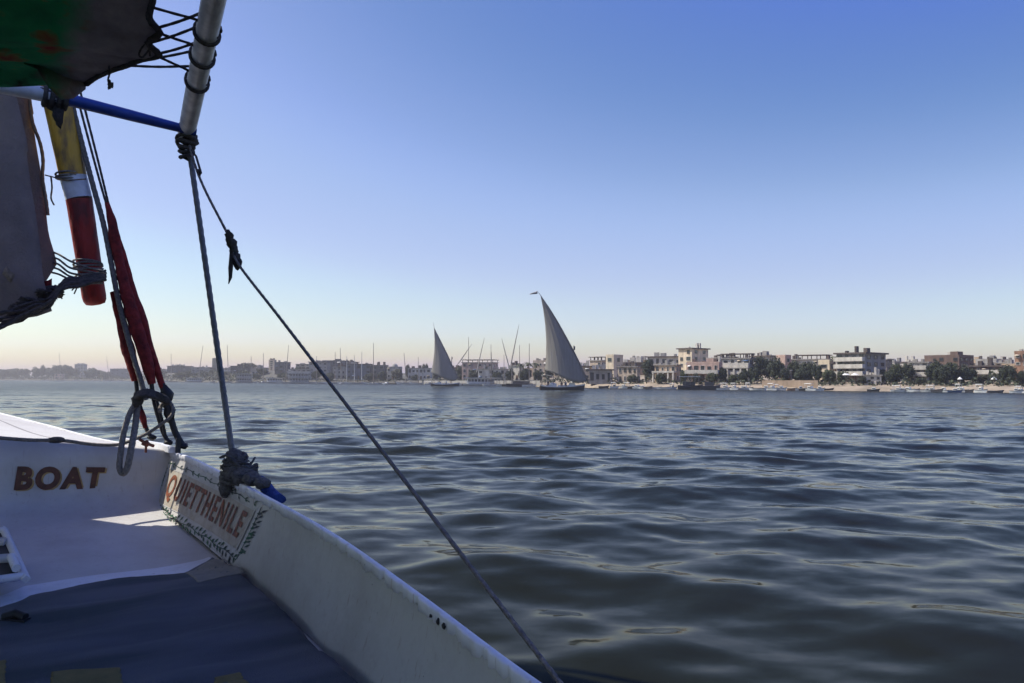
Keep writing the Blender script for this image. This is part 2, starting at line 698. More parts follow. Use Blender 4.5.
def groundz(px, off):
    z = lerp(OFFS, OFFZ, off)
    if off > 12:
        hill = lerp([-300, 130, 160, 230, 330, 420, 520, 700, 1000, 1300], [0, 0, 4, 5.5, 4, 1, 0.5, 1.0, 1.0, 1.0], px)
        z += hill * min(1, (off - 12) / 60)
    return z


def at_off(px, off):
    """a point on the bank, off metres behind the waterline, in the direction of column px"""
    Y = shore(px) + off
    d = ray(px, hor(px))
    return Vector((d.x * Y, Y, groundz(px, off)))


M['bank'] = mat('river_bank', (0.33, 0.265, 0.19), 0.95, 0.25, 0.12, 0.4, 1.5, col2=(0.19, 0.155, 0.11), thresh=(0.35, 0.55))
mb = MB()
P = []
rr = random.Random(4)
for o_ in OFFS:
    row = []
    for px in range(-900, 1900, 12):
        p = at_off(px, o_)
        if 0 < o_ < 100:
            p.z += rr.uniform(-0.18, 0.18)
        row.append(p)
    P.append(row)
N, L, b = nodes(M['bank'])
tc = N.new('ShaderNodeTexCoord')
sp = N.new('ShaderNodeSeparateXYZ')
L.new(tc.outputs['Object'], sp.inputs[0])
mr = N.new('ShaderNodeMapRange')
mr.inputs['From Min'].default_value = -10
mr.inputs['From Max'].default_value = 25
L.new(sp.outputs['X'], mr.inputs['Value'])
mx = N.new('ShaderNodeMix')
mx.data_type = 'RGBA'
L.new(mr.outputs[0], mx.inputs[0])
mx.inputs[6].default_value = (0.075, 0.07, 0.055, 1)
L.new(b.inputs['Base Color'].links[0].from_socket, mx.inputs[7])
L.new(mx.outputs[2], b.inputs['Base Color'])
mb.grid(P)
tag(mb.build('river_bank', M['bank']), kind='structure')
#PART2

# ------------------------------------------------------------------ far bank materials
def bm(name, c, **k):
    return mat(name, c, 0.85, k.pop('var', 0.30), k.pop('scale', 0.45), stretch=(1.6, 1.6, 0.6), **k)


M['cream'] = bm('cream_plaster', (0.566, 0.471, 0.348))
M['beige'] = bm('beige_plaster', (0.434, 0.348, 0.265))
M['tan'] = bm('tan_plaster', (0.396, 0.292, 0.198))
M['pink'] = bm('pink_plaster', (0.453, 0.312, 0.254))
M['brown'] = bm('brown_brick', (0.123, 0.082, 0.066))
M['orange'] = bm('orange_brick', (0.246, 0.139, 0.090))
M['white'] = bm('white_plaster', (0.50, 0.46, 0.40))
M['grey'] = bm('grey_concrete', (0.283, 0.265, 0.245))
M['dkgrey'] = bm('dark_concrete', (0.107, 0.098, 0.098))
M['slate'] = bm('slate_wall', (0.107, 0.115, 0.139))
M['roofdk'] = bm('dark_roof', (0.09, 0.07, 0.06))
M['roofgrey'] = bm('grey_roof', (0.25, 0.23, 0.21))
M['framew'] = bm('window_frame', (0.45, 0.42, 0.38))
M['framed'] = bm('dark_frame', (0.10, 0.08, 0.07))
M['glass'] = mat('window_glass', (0.03, 0.035, 0.04), 0.12, 0.3, 0.3)
M['door'] = bm('wooden_door', (0.12, 0.07, 0.04))
M['boatwhite'] = mat('boat_white', (0.72, 0.72, 0.70), 0.4, 0.1, 1.5)
M['boatdark'] = mat('boat_dark', (0.05, 0.05, 0.055), 0.6, 0.3, 1.5)
M['boatblue'] = mat('boat_blue', (0.06, 0.11, 0.22), 0.5, 0.2, 1.5)
M['boatbrown'] = mat('boat_brown', (0.17, 0.10, 0.06), 0.6, 0.3, 1.5)
M['cloth'] = mat('white_cloth', (0.68, 0.67, 0.64), 0.9, 0.1, 1.0)
M['clothtan'] = mat('tan_cloth', (0.42, 0.35, 0.27), 0.9, 0.15, 1.0)
M['mast'] = mat('mast_wood', (0.21, 0.18, 0.16), 0.7, 0.25, 2)
M['mastpale'] = mat('pale_mast', (0.42, 0.42, 0.42), 0.6, 0.2, 2)
M['furled'] = mat('furled_canvas', (0.32, 0.30, 0.28), 0.95, 0.2, 2)
M['trunk'] = mat('bark', (0.13, 0.10, 0.075), 0.95, 0.3, 3)
M['leaf1'] = mat('dark_leaf', (0.034, 0.044, 0.020), 0.8, 0.55, 0.35)
M['leaf2'] = mat('mid_leaf', (0.055, 0.066, 0.028), 0.8, 0.5, 0.35)
M['leaf3'] = mat('olive_leaf', (0.075, 0.075, 0.04), 0.8, 0.4, 0.35)
M['skin'] = mat('skin', (0.16, 0.09, 0.06), 0.6, 0.1, 4)
M['robew'] = mat('white_robe', (0.70, 0.69, 0.66), 0.9, 0.1, 4)
M['robed'] = mat('dark_robe', (0.05, 0.05, 0.07), 0.9, 0.2, 4)
M['robeb'] = mat('blue_robe', (0.10, 0.15, 0.25), 0.9, 0.2, 4)


# ------------------------------------------------------------------ buildings
BR = random.Random(77)


def window(parent, c, n, wd, ht, fm):
    """frame ring standing 6 cm proud of the wall with a pane set inside it; n is the wall normal"""
    n = Vector(n)
    t = Vector((-n.y, n.x, 0))
    c = Vector(c)
    rz = math.atan2(t.y, t.x)
    mb = MB()
    b = 0.09
    for sx in (-1, 1):
        mb.box(c + t * sx * (wd / 2) + n * 0.03, (b, 0.12, ht + b), rz)
    for sz in (-1, 1):
        mb.box(c + Vector((0, 0, sz * ht / 2)) + n * 0.035, (wd - b, 0.11 if sz > 0 else 0.2, b), rz)
    f = mb.build('window', fm, parent)
    p = MB().box(c + n * 0.012, (wd - b, 0.03, ht - b), rz)
    p.build('pane', M['glass'], f)


def building(label, px0, px1, ytop, off, wall, fl=0.62, th=38, st=2, side=None, roof='slab', cols=3, scols=2, balc=0, frame='framew', kind='house', door=True, arcade=False, cat='house', depth=None, terrace=False, win=True):
    pc = (px0 + px1) / 2
    Y = shore(pc) + off
    d = ray(pc, hor(pc))
    ctr = Vector((d.x * Y, Y, 0))
    z0 = groundz(pc, off) - 0.25
    ztop = 2 + (hor(pc) - ytop) / FPX * Y
    H = max(2.4, ztop - z0)
    Wp = (px1 - px0) / FPX * Y
    al = math.atan2(ctr.x, ctr.y)
    if fl >= 0.99:
        th = 4
        W, D = Wp, (depth or max(5, Wp * 0.5))
    else:
        W, D = fl * Wp / math.cos(rad(th)), (1 - fl) * Wp / math.sin(rad(th))
    root = empty(kind, (ctr.x, ctr.y, z0), -rad(th) - al, label, cat)
    wm = M[wall]
    sm_ = M[side] if side else wm
    # body, its near corner edge about the sight line: the box is centred on the root
    mb = MB()
    mb.box((0, 0, H / 2), (W, D, H))
    mb.build('wall', wm, root)
    hs = H / st
    if roof == 'slab':
        MB().box((0, 0, H + 0.14), (W + 0.7, D + 0.7, 0.28)).build('roof', M['roofgrey'], root)
    elif roof == 'dark':
        MB().box((0, 0, H + 0.2), (W + 1.2, D + 1.2, 0.4)).build('roof', M['roofdk'], root)
    elif roof == 'parapet':
        mb = MB()
        for sx in (-1, 1):
            mb.box((sx * (W / 2 - 0.1), 0, H + 0.3), (0.24, D + 0.06, 0.6))
            mb.box((0, sx * (D / 2 - 0.1), H + 0.302), (W - 0.3, 0.24, 0.596))
        mb.build('roof', wm, root)
        if W > 5:
            MB().box((W * 0.18, D * 0.1, H + 0.8), (W * 0.22, min(D * 0.4, 3), 1.6)).build('stair_house', sm_, root)
    elif roof == 'dome':
        mb = MB()
        mb.box((0, 0, H + 0.1), (W + 0.3, D + 0.3, 0.2))
        rg = []
        R_ = min(W, D) * 0.36
        for i in range(7):
            a = i / 6 * math.pi / 2 * 0.98
            rg.append([Vector((R_ * math.cos(a) * math.cos(t), R_ * math.cos(a) * math.sin(t), H + 0.2 + R_ * math.sin(a))) for t in [k * math.pi / 8 for k in range(16)]])
        mb.rings(rg)
        mb.build('roof', wm, root)
    if terrace or roof == 'pergola':
        mb = MB()
        for sx in (-1, -0.33, 0.33, 1):
            for sy in (-1, 1):
                mb.box((sx * (W / 2 - 0.2), sy * (D / 2 - 0.2), H + 0.65), (0.2, 0.2, 1.3))
        mb.box((0, 0, H + 1.42), (W + 0.8, D + 0.8, 0.24))
        mb.build('roof_pergola', M['roofdk'], root)
        MB().box((0, 0, H + 0.1), (W + 0.1, D + 0.1, 0.2)).build('roof', M['roofgrey'], root)
    bw = random.Random(int(px0 * 13 + ytop * 3))
    if win:
        for s_ in range(st):
            zc = (s_ + 0.55) * hs
            wh = hs * 0.5
            for c_ in range(cols):
                x = (-0.5 + (c_ + 0.5) / cols) * W
                if s_ == 0 and door and c_ == cols // 2:
                    dm = MB().box((x, -D / 2 - 0.03, 1.05 + 0.25), (1.1, 0.1, 2.1))
                    dd_ = dm.build('door', M['door'], root)
                    continue
                if bw.random() < 0.16:
                    continue
                wd_ = min(2.2, W / cols * bw.choice([0.38, 0.5, 0.62]))
                window(root, (x, -D / 2, zc + bw.uniform(-0.1, 0.1)), (0, -1, 0), wd_, wh * bw.choice([0.75, 1.0, 1.15]), M[bw.choice([frame, frame, 'framed'])])
                if bw.random() < 0.14:
                    MB().sheet([[Vector((x + (i - 1) * wd_ * 0.6, -D / 2 - 0.05 - 0.8 * j / 2, zc + wh * 0.62 - 0.16 * j)) for i in range(3)] for j in range(3)], (0, 0, 0.04)).build('awning', M[bw.choice(['cloth', 'clothtan', 'boatblue'])], root)
            if fl < 0.9:
                for c_ in range(scols):
                    y = (-0.5 + (c_ + 0.5) / scols) * D
                    window(root, (W / 2, y, zc), (1, 0, 0), min(1.5, D / scols * 0.45), wh, M[frame])
    # things standing on the roof: tanks, sheds, a dish on a pole
    rt = random.Random(int(px0 * 7 + px1))
    if roof in ('slab', 'dark', 'parapet') and W > 4 and not terrace:
        mb = MB()
        ztp = H + (0.27 if roof == 'slab' else 0.39 if roof == 'dark' else 0.0)
        xs_ = [(-0.40 + 0.8 * (k + 0.5) / 5) * W for k in range(5)]
        mb.box((0, D * 0.22, ztp + 0.02), (W * 0.85, 0.3, 0.06))
        for k in range(5):
            if rt.random() < 0.75:
                hh = rt.uniform(0.5, 1.9)
                mb.box((xs_[k], rt.uniform(-0.25, 0.2) * D, ztp + hh / 2), (min(W * 0.13, rt.uniform(0.5, 2.2)), rt.uniform(0.5, 1.6), hh))
        mb.build('rooftop_shed', M[rt.choice(['roofdk', 'grey', 'brown', 'roofgrey', 'white'])], root)
    for s_ in range(balc):
        z = H - (s_ + 1) * hs
        mb = MB()
        mb.box((0, -D / 2 - 0.75, z), (W + 0.1, 1.5, 0.2))
        mb.box((0, -D / 2 - 1.45, z + 0.55), (W + 0.1, 0.12, 0.9))
        for sx in (-1, 1):
            mb.box((sx * W / 2, -D / 2 - 0.75, z + 0.552), (0.12, 1.28, 0.896))
        mb.build('balcony', M['white'], root)
    if arcade:
        mb = MB()
        n = max(3, cols + 1)
        for i in range(n):
            x = (-0.5 + i / (n - 1)) * (W - 0.4)
            mb.box((x, -D / 2 - 1.6, H * 0.3), (0.45, 0.45, H * 0.6))
        mb.box((0, -D / 2 - 0.95, H * 0.62), (W + 0.2, 1.88, 0.5))
        mb.build('arcade', M['white'], root)
    return root


B = building
# right bank, left to right
B('low grey boathouse with flat roof left of cream tower', 590, 612, 370.5, 9, 'grey', fl=1, st=1, cols=4, roof='dark', door=False)
B('brown terraced house with dark pergola behind grey boathouse', 590, 606, 361, 46, 'beige', fl=0.7, st=2, cols=3, terrace=True)
B('cream tower house, sunlit left face and dark right face', 606, 623, 356.5, 30, 'cream', fl=0.45, th=40, st=3, side='grey', cols=1, scols=1, roof='parapet')
B('small beige two storey house below dark roof, right of cream tower', 618, 640, 367, 15, 'beige', fl=0.86, th=25, st=2, cols=4, roof='slab')
B('long brown building with dark flat roof behind small beige house', 600, 650, 363.5, 62, 'brown', fl=0.9, th=20, st=2, cols=7, roof='dark', kind='apartment_building', cat='building')
B('tan house with arched terrace left of the pink terraced house', 655, 681, 365.5, 17, 'tan', fl=0.8, th=25, st=2, cols=4, roof='slab', arcade=True)
B('long white topped building behind the tan arched house', 648, 692, 357.5, 75, 'white', fl=0.9, th=15, st=2, cols=6, roof='dark', kind='apartment_building', cat='building')
B('tall building with wide dark roof slab, cream front and dark side', 679, 708, 349.5, 62, 'cream', fl=0.45, th=40, st=4, side='dkgrey', cols=2, scols=2, roof='dark', kind='apartment_building', cat='building')
B('pinkish tan house with cluttered roof below the dark slab roof', 687, 722, 364, 16, 'pink', fl=0.9, th=18, st=2, cols=5, roof='parapet', balc=1)
B('grey block with thin flat roof between slab tower and white arcade building', 708, 728, 358.5, 48, 'dkgrey', fl=0.7, st=3, cols=3, roof='slab')
B('white building with dark arcade windows and brown roof pergola', 723, 753, 359, 22, 'white', fl=0.88, th=20, st=3, cols=4, terrace=True, balc=2, frame='framed', arcade=True, kind='apartment_building', cat='building')
B('grey brown house half hidden by the wide dark tree', 752, 778, 357, 60, 'grey', fl=0.7, st=3, cols=3, roof='dark')
B('pink house with square roof tower right of wide dark tree', 777, 791, 357, 34, 'pink', fl=0.6, st=3, cols=2, scols=1, roof='parapet')
B('tiny pale hut in front of pink tower house', 783, 791, 371, 14, 'cream', fl=1, st=1, cols=2, roof='slab', depth=4)
B('white pavilion house with open roof terrace under dark slab', 799, 830, 360, 40, 'white', fl=0.88, th=15, st=3, cols=4, terrace=True, kind='villa')
B('cream block with one brown window right of white pavilion', 819, 834, 362, 24, 'cream', fl=0.7, st=2, cols=1, scols=1, roof='parapet')
B('three storey apartment house with white balconies and brown side', 839, 884, 354.5, 22, 'grey', fl=0.58, th=30, st=4, side='brown', cols=4, scols=3, balc=3, roof='dark', frame='framed', kind='apartment_building', cat='building')
B('dark narrow house right of the white balcony building', 880, 892, 360, 46, 'dkgrey', fl=0.6, st=2, cols=2, roof='slab')
B('small grey house with white gable behind round green trees', 887, 900, 362, 60, 'grey', fl=0.6, st=2, cols=2, roof='dome')
B('stepped white villa with three stacked terraces', 911, 930, 363, 22, 'white', fl=0.85, th=15, st=3, cols=3, roof='slab', balc=2, kind='villa')
B('large dark brown brick block behind the biggest trees', 928, 971, 357.5, 40, 'brown', fl=0.7, th=25, st=4, cols=5, scols=3, roof='parapet', frame='framed', kind='apartment_building', cat='building')
B('long low brown house with flat terraces right of brick block', 972, 1001, 367, 30, 'brown', fl=0.9, th=12, st=2, cols=5, roof='dark', balc=1)
B('pale grey house with rooftop clutter behind long brown house', 978, 1000, 361, 62, 'grey', fl=0.8, th=15, st=2, cols=4, roof='parapet')
B('cream house behind the round tree at right end', 998, 1024, 363.5, 52, 'cream', fl=0.9, th=12, st=2, cols=4, roof='slab')
B('orange brick house cut by right edge of view', 1018, 1046, 353.5, 26, 'orange', fl=0.8, th=15, st=4, cols=4, roof='parapet', kind='apartment_building', cat='building')
# middle bank
B('pink hotel with dark rooftop pergola between two sailing boats', 462, 498, 363, 34, 'pink', fl=0.85, th=20, st=3, cols=6, terrace=True, kind='hotel', cat='hotel')
B('white two storey house below pink hotel', 478, 508, 369.5, 18, 'white', fl=0.9, th=15, st=2, cols=5, roof='slab')
B('white house right of two crossed masts', 509, 524, 366, 22, 'white', fl=0.7, st=2, cols=2, roof='slab')
B('pale house behind palms beside the larger sail', 533, 552, 362, 40, 'beige', fl=0.8, th=20, st=3, cols=3, roof='parapet')
B('low brown hut with dark roof below larger sail', 570, 592, 367, 24, 'beige', fl=0.9, th=15, st=2, cols=4, roof='dark')
B('long pale building left of the smaller sail', 408, 432, 368.5, 24, 'white', fl=0.92, th=12, st=2, cols=6, roof='slab')
B('grey house with domed roof left of leafless round tree', 387, 402, 367, 24, 'grey', fl=0.75, th=25, st=2, cols=3, roof='dome')
B('dark blue grey hall behind row of pale masts', 347, 372, 364.5, 20, 'slate', fl=0.92, th=14, st=3, cols=5, roof='dark', frame='framed', kind='boat_hall', cat='building')
B('grey block with raised roof room left of dark hall', 322, 346, 361.5, 60, 'dkgrey', fl=0.8, th=20, st=3, cols=4, roof='parapet')
B('grey block behind the stay rope, dark roof', 309, 330, 362.5, 40, 'grey', fl=0.85, th=20, st=4, cols=4, roof='dark')
B('terraced pale restaurant in two tiers on the bank', 288, 312, 369.5, 16, 'grey', fl=0.92, th=12, st=3, cols=5, roof='slab', balc=2)
B('square building with thin roof slab right of pale tower', 275, 290, 362.5, 46, 'dkgrey', fl=0.8, th=20, st=4, cols=3, roof='slab')
B('pale square tower above dark houses', 268.5, 276, 360.5, 90, 'beige', fl=0.7, st=5, cols=1, scols=1, roof='parapet', kind='tower_block', cat='tower')
B('long dark house with scattered white windows right of the grey post', 231, 252, 366.5, 50, 'dkgrey', fl=0.92, th=10, st=4, cols=7, roof='dark')
B('grey brick tower house just left of the grey post', 212, 218, 359, 70, 'dkgrey', fl=0.7, st=6, cols=1, scols=1, roof='parapet', kind='tower_block', cat='tower')
B('wide low grey house on slope left of tower house', 192, 214, 367.5, 60, 'grey', fl=0.92, th=12, st=3, cols=5, roof='slab')
B('flat roofed hillside house right of red wrapped shrouds', 168, 192, 366.5, 70, 'dkgrey', fl=0.92, th=12, st=3, cols=5, roof='dark')
B('hazy low grey building on far bank left of shrouds', 111, 130, 369, 60, 'slate', fl=0.92, th=12, st=3, cols=4, roof='slab')
B('hazy square building above far trees', 75, 86, 364.5, 90, 'grey', fl=0.7, st=5, cols=3, scols=2, roof='parapet', kind='tower_block', cat='building')
B('small hazy house with pink roof on far waterside', 55, 64, 374, 12, 'pink', fl=0.8, st=2, cols=2, roof='slab')

for a in ((333, 348, 366.5, 24, 'grey', 'dull grey annex left of the dark hall', 3), (371, 388, 365.5, 24, 'dkgrey', 'dark annex with slab roof right of dark hall', 3),
          (340, 358, 362.5, 70, 'beige', 'pale house behind the dark hall', 3), (252, 268, 368, 44, 'beige', 'pale low house left of square tower', 2),
          (222, 234, 369, 50, 'grey', 'low grey house behind the grey post', 2), (296, 318, 364.5, 80, 'beige', 'pale upper house behind terraced restaurant', 3),
          (148, 168, 369.5, 70, 'grey', 'hazy grey house right behind red shrouds', 2), (376, 396, 369.5, 40, 'beige', 'pale house between dark annex and domed house', 2),
          (440, 464, 369, 44, 'beige', 'beige house behind smaller sail', 2), (496, 514, 371, 40, 'tan', 'tan house behind crossed masts', 2),
          (524, 540, 369.5, 56, 'tan', 'tan house behind palm group', 2), (552, 574, 368, 60, 'cream', 'cream house behind larger sail', 2),
          (628, 650, 360.5, 90, 'tan', 'tan upper house above the brown building', 3), (592, 604, 364, 80, 'cream', 'cream upper house left of cream tower', 3),
          (662, 682, 361, 100, 'beige', 'beige upper house behind tan arched house', 3), (706, 724, 363, 34, 'tan', 'tan house between pinkish house and arcade building', 3),
          (718, 738, 357.5, 80, 'brown', 'brown upper house behind arcade building', 3), (742, 764, 358.5, 80, 'tan', 'tan upper house behind wide dark tree pair', 3),
          (764, 784, 359.5, 90, 'pink', 'pinkish upper house behind pink tower house', 3), (788, 804, 360, 70, 'orange', 'orange house behind left of white pavilion', 3),
          (826, 842, 360.5, 60, 'tan', 'tan house behind lone palm', 3), (884, 904, 364, 80, 'beige', 'beige house far behind round green trees', 2),
          (900, 920, 363, 70, 'tan', 'tan house behind stepped white villa', 3), (964, 984, 362, 80, 'tan', 'tan house behind brick block right corner', 3),
          (990, 1010, 361.5, 90, 'brown', 'brown house far behind round right tree', 3), (1004, 1022, 366, 36, 'tan', 'tan low house behind round right tree', 2)):
    B(a[5], a[0], a[1], a[2], a[3], a[4], fl=0.82, th=22, st=a[6], cols=BR.choice([2, 3, 4]), scols=1, roof=BR.choice(['slab', 'dark', 'parapet']), balc=BR.choice([0, 0, 1]), door=False)

# quay wall and white boundary walls
def bank_wall(label, px0, px1, off, ytop, mk, name='quay_wall', th=0.6):
    mb = MB()
    n = max(3, int((px1 - px0) / 12))
    top, bot, tb, bb = [], [], [], []
    for i in range(n + 1):
        px = px0 + (px1 - px0) * i / n
        p = at_off(px, off)
        zt = 2 + (hor(px) - ytop) / FPX * p.y
        bk = at_off(px, off + th)
        bot.append(Vector((p.x, p.y, -0.6)))
        top.append(Vector((p.x, p.y, zt)))
        tb.append(Vector((bk.x, bk.y, zt)))
        bb.append(Vector((bk.x, bk.y, -0.6)))
    base = top[n // 2].copy()
    base.z = 0
    rows = [[p - base for p in r] for r in (bot, top, tb, bb)]
    mb.grid([r[::-1] for r in rows], sm=False)
    o = mb.build(name, M[mk], None, base)
    return tag(o, label, 'wall')


bank_wall('sunlit tan quay wall below the dark trees', 762, 818, 4, 380.3, 'tan')
bank_wall('low pale stone quay wall below white houses and sailboats', 395, 540, 2, 380.6, 'grey')


# ------------------------------------------------------------------ trees
def crown_mesh(seed, n_blob, leaf, per, squash=1.0):
    """unit crown (1 wide, 1 high, base at z=0): leaf faces spread through many clumps"""
    rnd = random.Random(seed)
    vs, fs = [], []
    for b in range(n_blob):
        while True:
            c = Vector((rnd.uniform(-1, 1), rnd.uniform(-1, 1), rnd.uniform(-1, 1)))
            if 0.25 < c.length < 1:
                break
        c = Vector((c.x * 0.36, c.y * 0.36, 0.54 + c.z * 0.36))
        R_ = rnd.uniform(0.09, 0.19)
        for _ in range(per):
            d = Vector((rnd.gauss(0, 1), rnd.gauss(0, 1), rnd.gauss(0, 1))).normalized()
            p = c + d * R_ * rnd.uniform(0.55, 1.08)
            nrm = (d + Vector((rnd.gauss(0, .5), rnd.gauss(0, .5), rnd.gauss(0.3, .5)))).normalized()
            a = nrm.orthogonal().normalized()
            a = Matrix.Rotation(rnd.uniform(0, 6.28), 3, nrm) @ a
            q = nrm.cross(a)
            s_ = leaf * rnd.uniform(0.6, 1.4)
            i = len(vs)
            vs += [p + a * s_, p + q * s_ * 0.6, p - a * s_, p - q * s_ * 0.6]
            fs.append((i, i + 1, i + 2, i + 3))
    me = bpy.data.meshes.new('crown')
    me.from_pydata([tuple(v) for v in vs], [], fs)
    return me


def trunk_mesh(seed):
    rnd = random.Random(seed)
    mb = MB()
    mb.tube([(0, 0, -0.03), (0.01, 0, 0.12), (rnd.uniform(-.03, .03), rnd.uniform(-.03, .03), 0.35), (rnd.uniform(-.05, .05), 0, 0.62)], [0.035, 0.028, 0.02, 0.008], 7)
    for k in range(5):
        a = rnd.uniform(0, 6.28)
        z = rnd.uniform(0.2, 0.42)
        mb.tube([(0.0, 0, z), (0.14 * math.cos(a), 0.14 * math.sin(a), z + 0.14), (0.27 * math.cos(a), 0.27 * math.sin(a), z + 0.27)], [0.014, 0.009, 0.004], 5)
    me = bpy.data.meshes.new('trunk')
    me.from_pydata(mb.v, [], mb.f)
    me.polygons.foreach_set('use_smooth', mb.sm)
    me.materials.append(M['trunk'])
    return me


CROWNS = []
for k in range(6):
    CROWNS.append(crown_mesh(100 + k, 44 + 4 * k, 0.036, 95))
TRUNKS = [trunk_mesh(k) for k in range(3)]
CM = {}
TN = [0]


def tree(label, px, ytop, off, wpx, mk='leaf1', group=None):
    k = TN[0]
    TN[0] += 1
    p = at_off(px, off)
    h = max(2.0, 2 + (hor(px) - ytop) / FPX * p.y - p.z)
    wd = wpx / FPX * p.y
    root = empty('bank_tree', p, BR.uniform(0, 6.28), label, 'tree', group)
    root.scale = (wd, wd, h)
    key = (k % 6, mk)
    if key not in CM:
        me = CROWNS[k % 6].copy()
        me.materials.append(M[mk])
        CM[key] = me
    c = bpy.data.objects.new('crown', CM[key])
    t = bpy.data.objects.new('trunk', TRUNKS[k % 3])
    for o in (c, t):
        COL.objects.link(o)
        o.parent = root
    return root


def palm(label, px, ytop, off, spread=7):
    p = at_off(px, off)
    h = 2 + (hor(px) - ytop) / FPX * p.y - p.z
    wd = spread / FPX * p.y / 2
    root = empty('palm_tree', p, BR.uniform(0, 6.28), label, 'palm', 'palms on the bank')
    MB().tube([(0, 0, -0.2), (0.1, 0, h * 0.4), (0.15, 0.1, h * 0.86)], [0.3, 0.22, 0.18], 7).build('trunk', M['trunk'], root)
    mb = MB()
    rnd = random.Random(px)
    for k in range(26):
        a = k * 2.4
        el = rnd.uniform(-0.2, 1.1)
        L_ = wd * rnd.uniform(0.85, 1.2)
        pts = []
        for i in range(6):
            t = i / 5
            r_ = L_ * t * math.cos(el * (1 - t * 0.6))
            z = h * 0.86 + L_ * (math.sin(el) * t - 0.75 * t * t)
            pts.append(Vector((0.15 + r_ * math.cos(a), 0.1 + r_ * math.sin(a), z)))
        sd = Vector((-math.sin(a), math.cos(a), 0))
        row1 = [q + sd * 0.28 * (1 - (2 * i / 5 - 0.8) ** 2 * 0.45) - Vector((0, 0, 0.12)) for i, q in enumerate(pts)]
        row2 = [q - sd * 0.28 * (1 - (2 * i / 5 - 0.8) ** 2 * 0.45) - Vector((0, 0, 0.12)) for i, q in enumerate(pts)]
        mb.grid([row1, pts, row2])
    mb.build('crown', M['leaf2'], root)


TG = 'trees on the river bank'
tree('broad dark tree between small beige house and tan arched house', 648, 359, 14, 17, 'leaf1', TG)
tree('low dark bush in front of small beige house', 633, 374, 9, 14, 'leaf1', TG)
tree('dark bush at foot of tan arched house', 661, 373, 9, 13, 'leaf1', TG)
tree('dark green tree before the pinkish tan house', 684, 369, 12, 10, 'leaf2', TG)
tree('bushy tree right below the pinkish tan house', 712, 372, 10, 14, 'leaf2', TG)
tree('round tree in front of white arcade columns', 744, 369, 10, 11, 'leaf1', TG)
tree('tall left half of wide dark tree pair right of white arcade building', 761, 356, 22, 19, 'leaf1', TG)
tree('tall right half of wide dark tree pair beside pink tower house', 776, 357, 18, 20, 'leaf1', TG)
tree('dark tree left of white pavilion house', 795, 360, 20, 17, 'leaf1', TG)
tree('dark tree covering lower floors of white pavilion house', 808, 360.5, 16, 20, 'leaf1', TG)
tree('narrow dark tree before the cream block', 817, 363, 14, 12, 'leaf1', TG)
tree('mid green tree below cream block, left of balcony house', 829, 369, 13, 16, 'leaf2', TG)
tree('low green tree at foot of white balcony house', 842, 371, 13, 13, 'leaf2', TG)
tree('sloping olive bush beside brown side of balcony house', 884, 369, 22, 16, 'leaf3', TG)
tree('round green tree left of the stepped white villa', 897, 363, 14, 17, 'leaf2', TG)
tree('darker green tree touching the stepped white villa', 908, 362, 18, 14, 'leaf1', TG)
tree('small tree at foot of stepped white villa', 921, 377, 10, 12, 'leaf1', TG)
tree('tall dark tree in front left of brick block', 935, 360, 16, 18, 'leaf1', TG)
tree('biggest dark tree in front of brick block', 950, 362, 12, 24, 'leaf1', TG)
tree('dark tree at right edge of brick block', 964, 365, 14, 18, 'leaf1', TG)
tree('round dark green tree on sand near right edge', 1008, 364.5, 13, 20, 'leaf1', TG)
tree('dark tree behind right edge tree beside orange brick house', 1022, 370, 16, 12, 'leaf1', TG)
tree('low tree in front of long brown house', 984, 374, 18, 14, 'leaf3', TG)
palm('lone palm between cream block and balcony house', 835, 353.5, 22, 8)
palm('left palm of group beside larger sail', 521, 362, 14, 9)
palm('middle palm of group beside larger sail', 528, 360.5, 18, 10)
palm('right palm of group beside larger sail', 535, 361, 14, 9)
tree('dark tree under the palms beside larger sail', 525, 368, 12, 16, 'leaf1', TG)
tree('dark bush right of palms beside larger sail', 538, 370, 10, 12, 'leaf1', TG)
tree('dark tree at foot of crossed masts', 510, 368, 13, 11, 'leaf1', TG)
tree('tree between smaller sail and pink hotel', 461, 365, 14, 11, 'leaf1', TG)
tree('dark tree before pink hotel lower floor', 474, 369, 11, 14, 'leaf1', TG)
tree('round dark tree just left of smaller sail', 425, 362.5, 30, 8, 'leaf1', TG)
tree('round olive tree beside domed grey house', 408, 364, 24, 7, 'leaf3', TG)
tree('leafy grey green tree at domed grey house', 397, 369, 12, 15, 'leaf3', TG)
tree('low dark tree left of long pale building', 415, 374, 10, 9, 'leaf1', TG)
tree('dark tree behind white launch left of domed house', 382, 371, 12, 11, 'leaf1', TG)
tree('tree on the hill behind long dark house', 248, 362.5, 80, 22, 'leaf1', TG)
tree('tree between long dark house and pale tower', 262, 368, 40, 13, 'leaf1', TG)
tree('dark tree right of terraced restaurant', 316, 370, 18, 11, 'leaf1', TG)
tree('hillside tree behind flat roofed hillside house', 178, 364.5, 95, 18, 'leaf1', TG)
tree('tree below wide low grey house', 204, 371, 30, 15, 'leaf1', TG)
tree('waterside tree right of red wrapped shrouds', 182, 372, 20, 16, 'leaf1', TG)
tree('waterside tree left of the grey post', 222, 371.5, 22, 13, 'leaf1', TG)
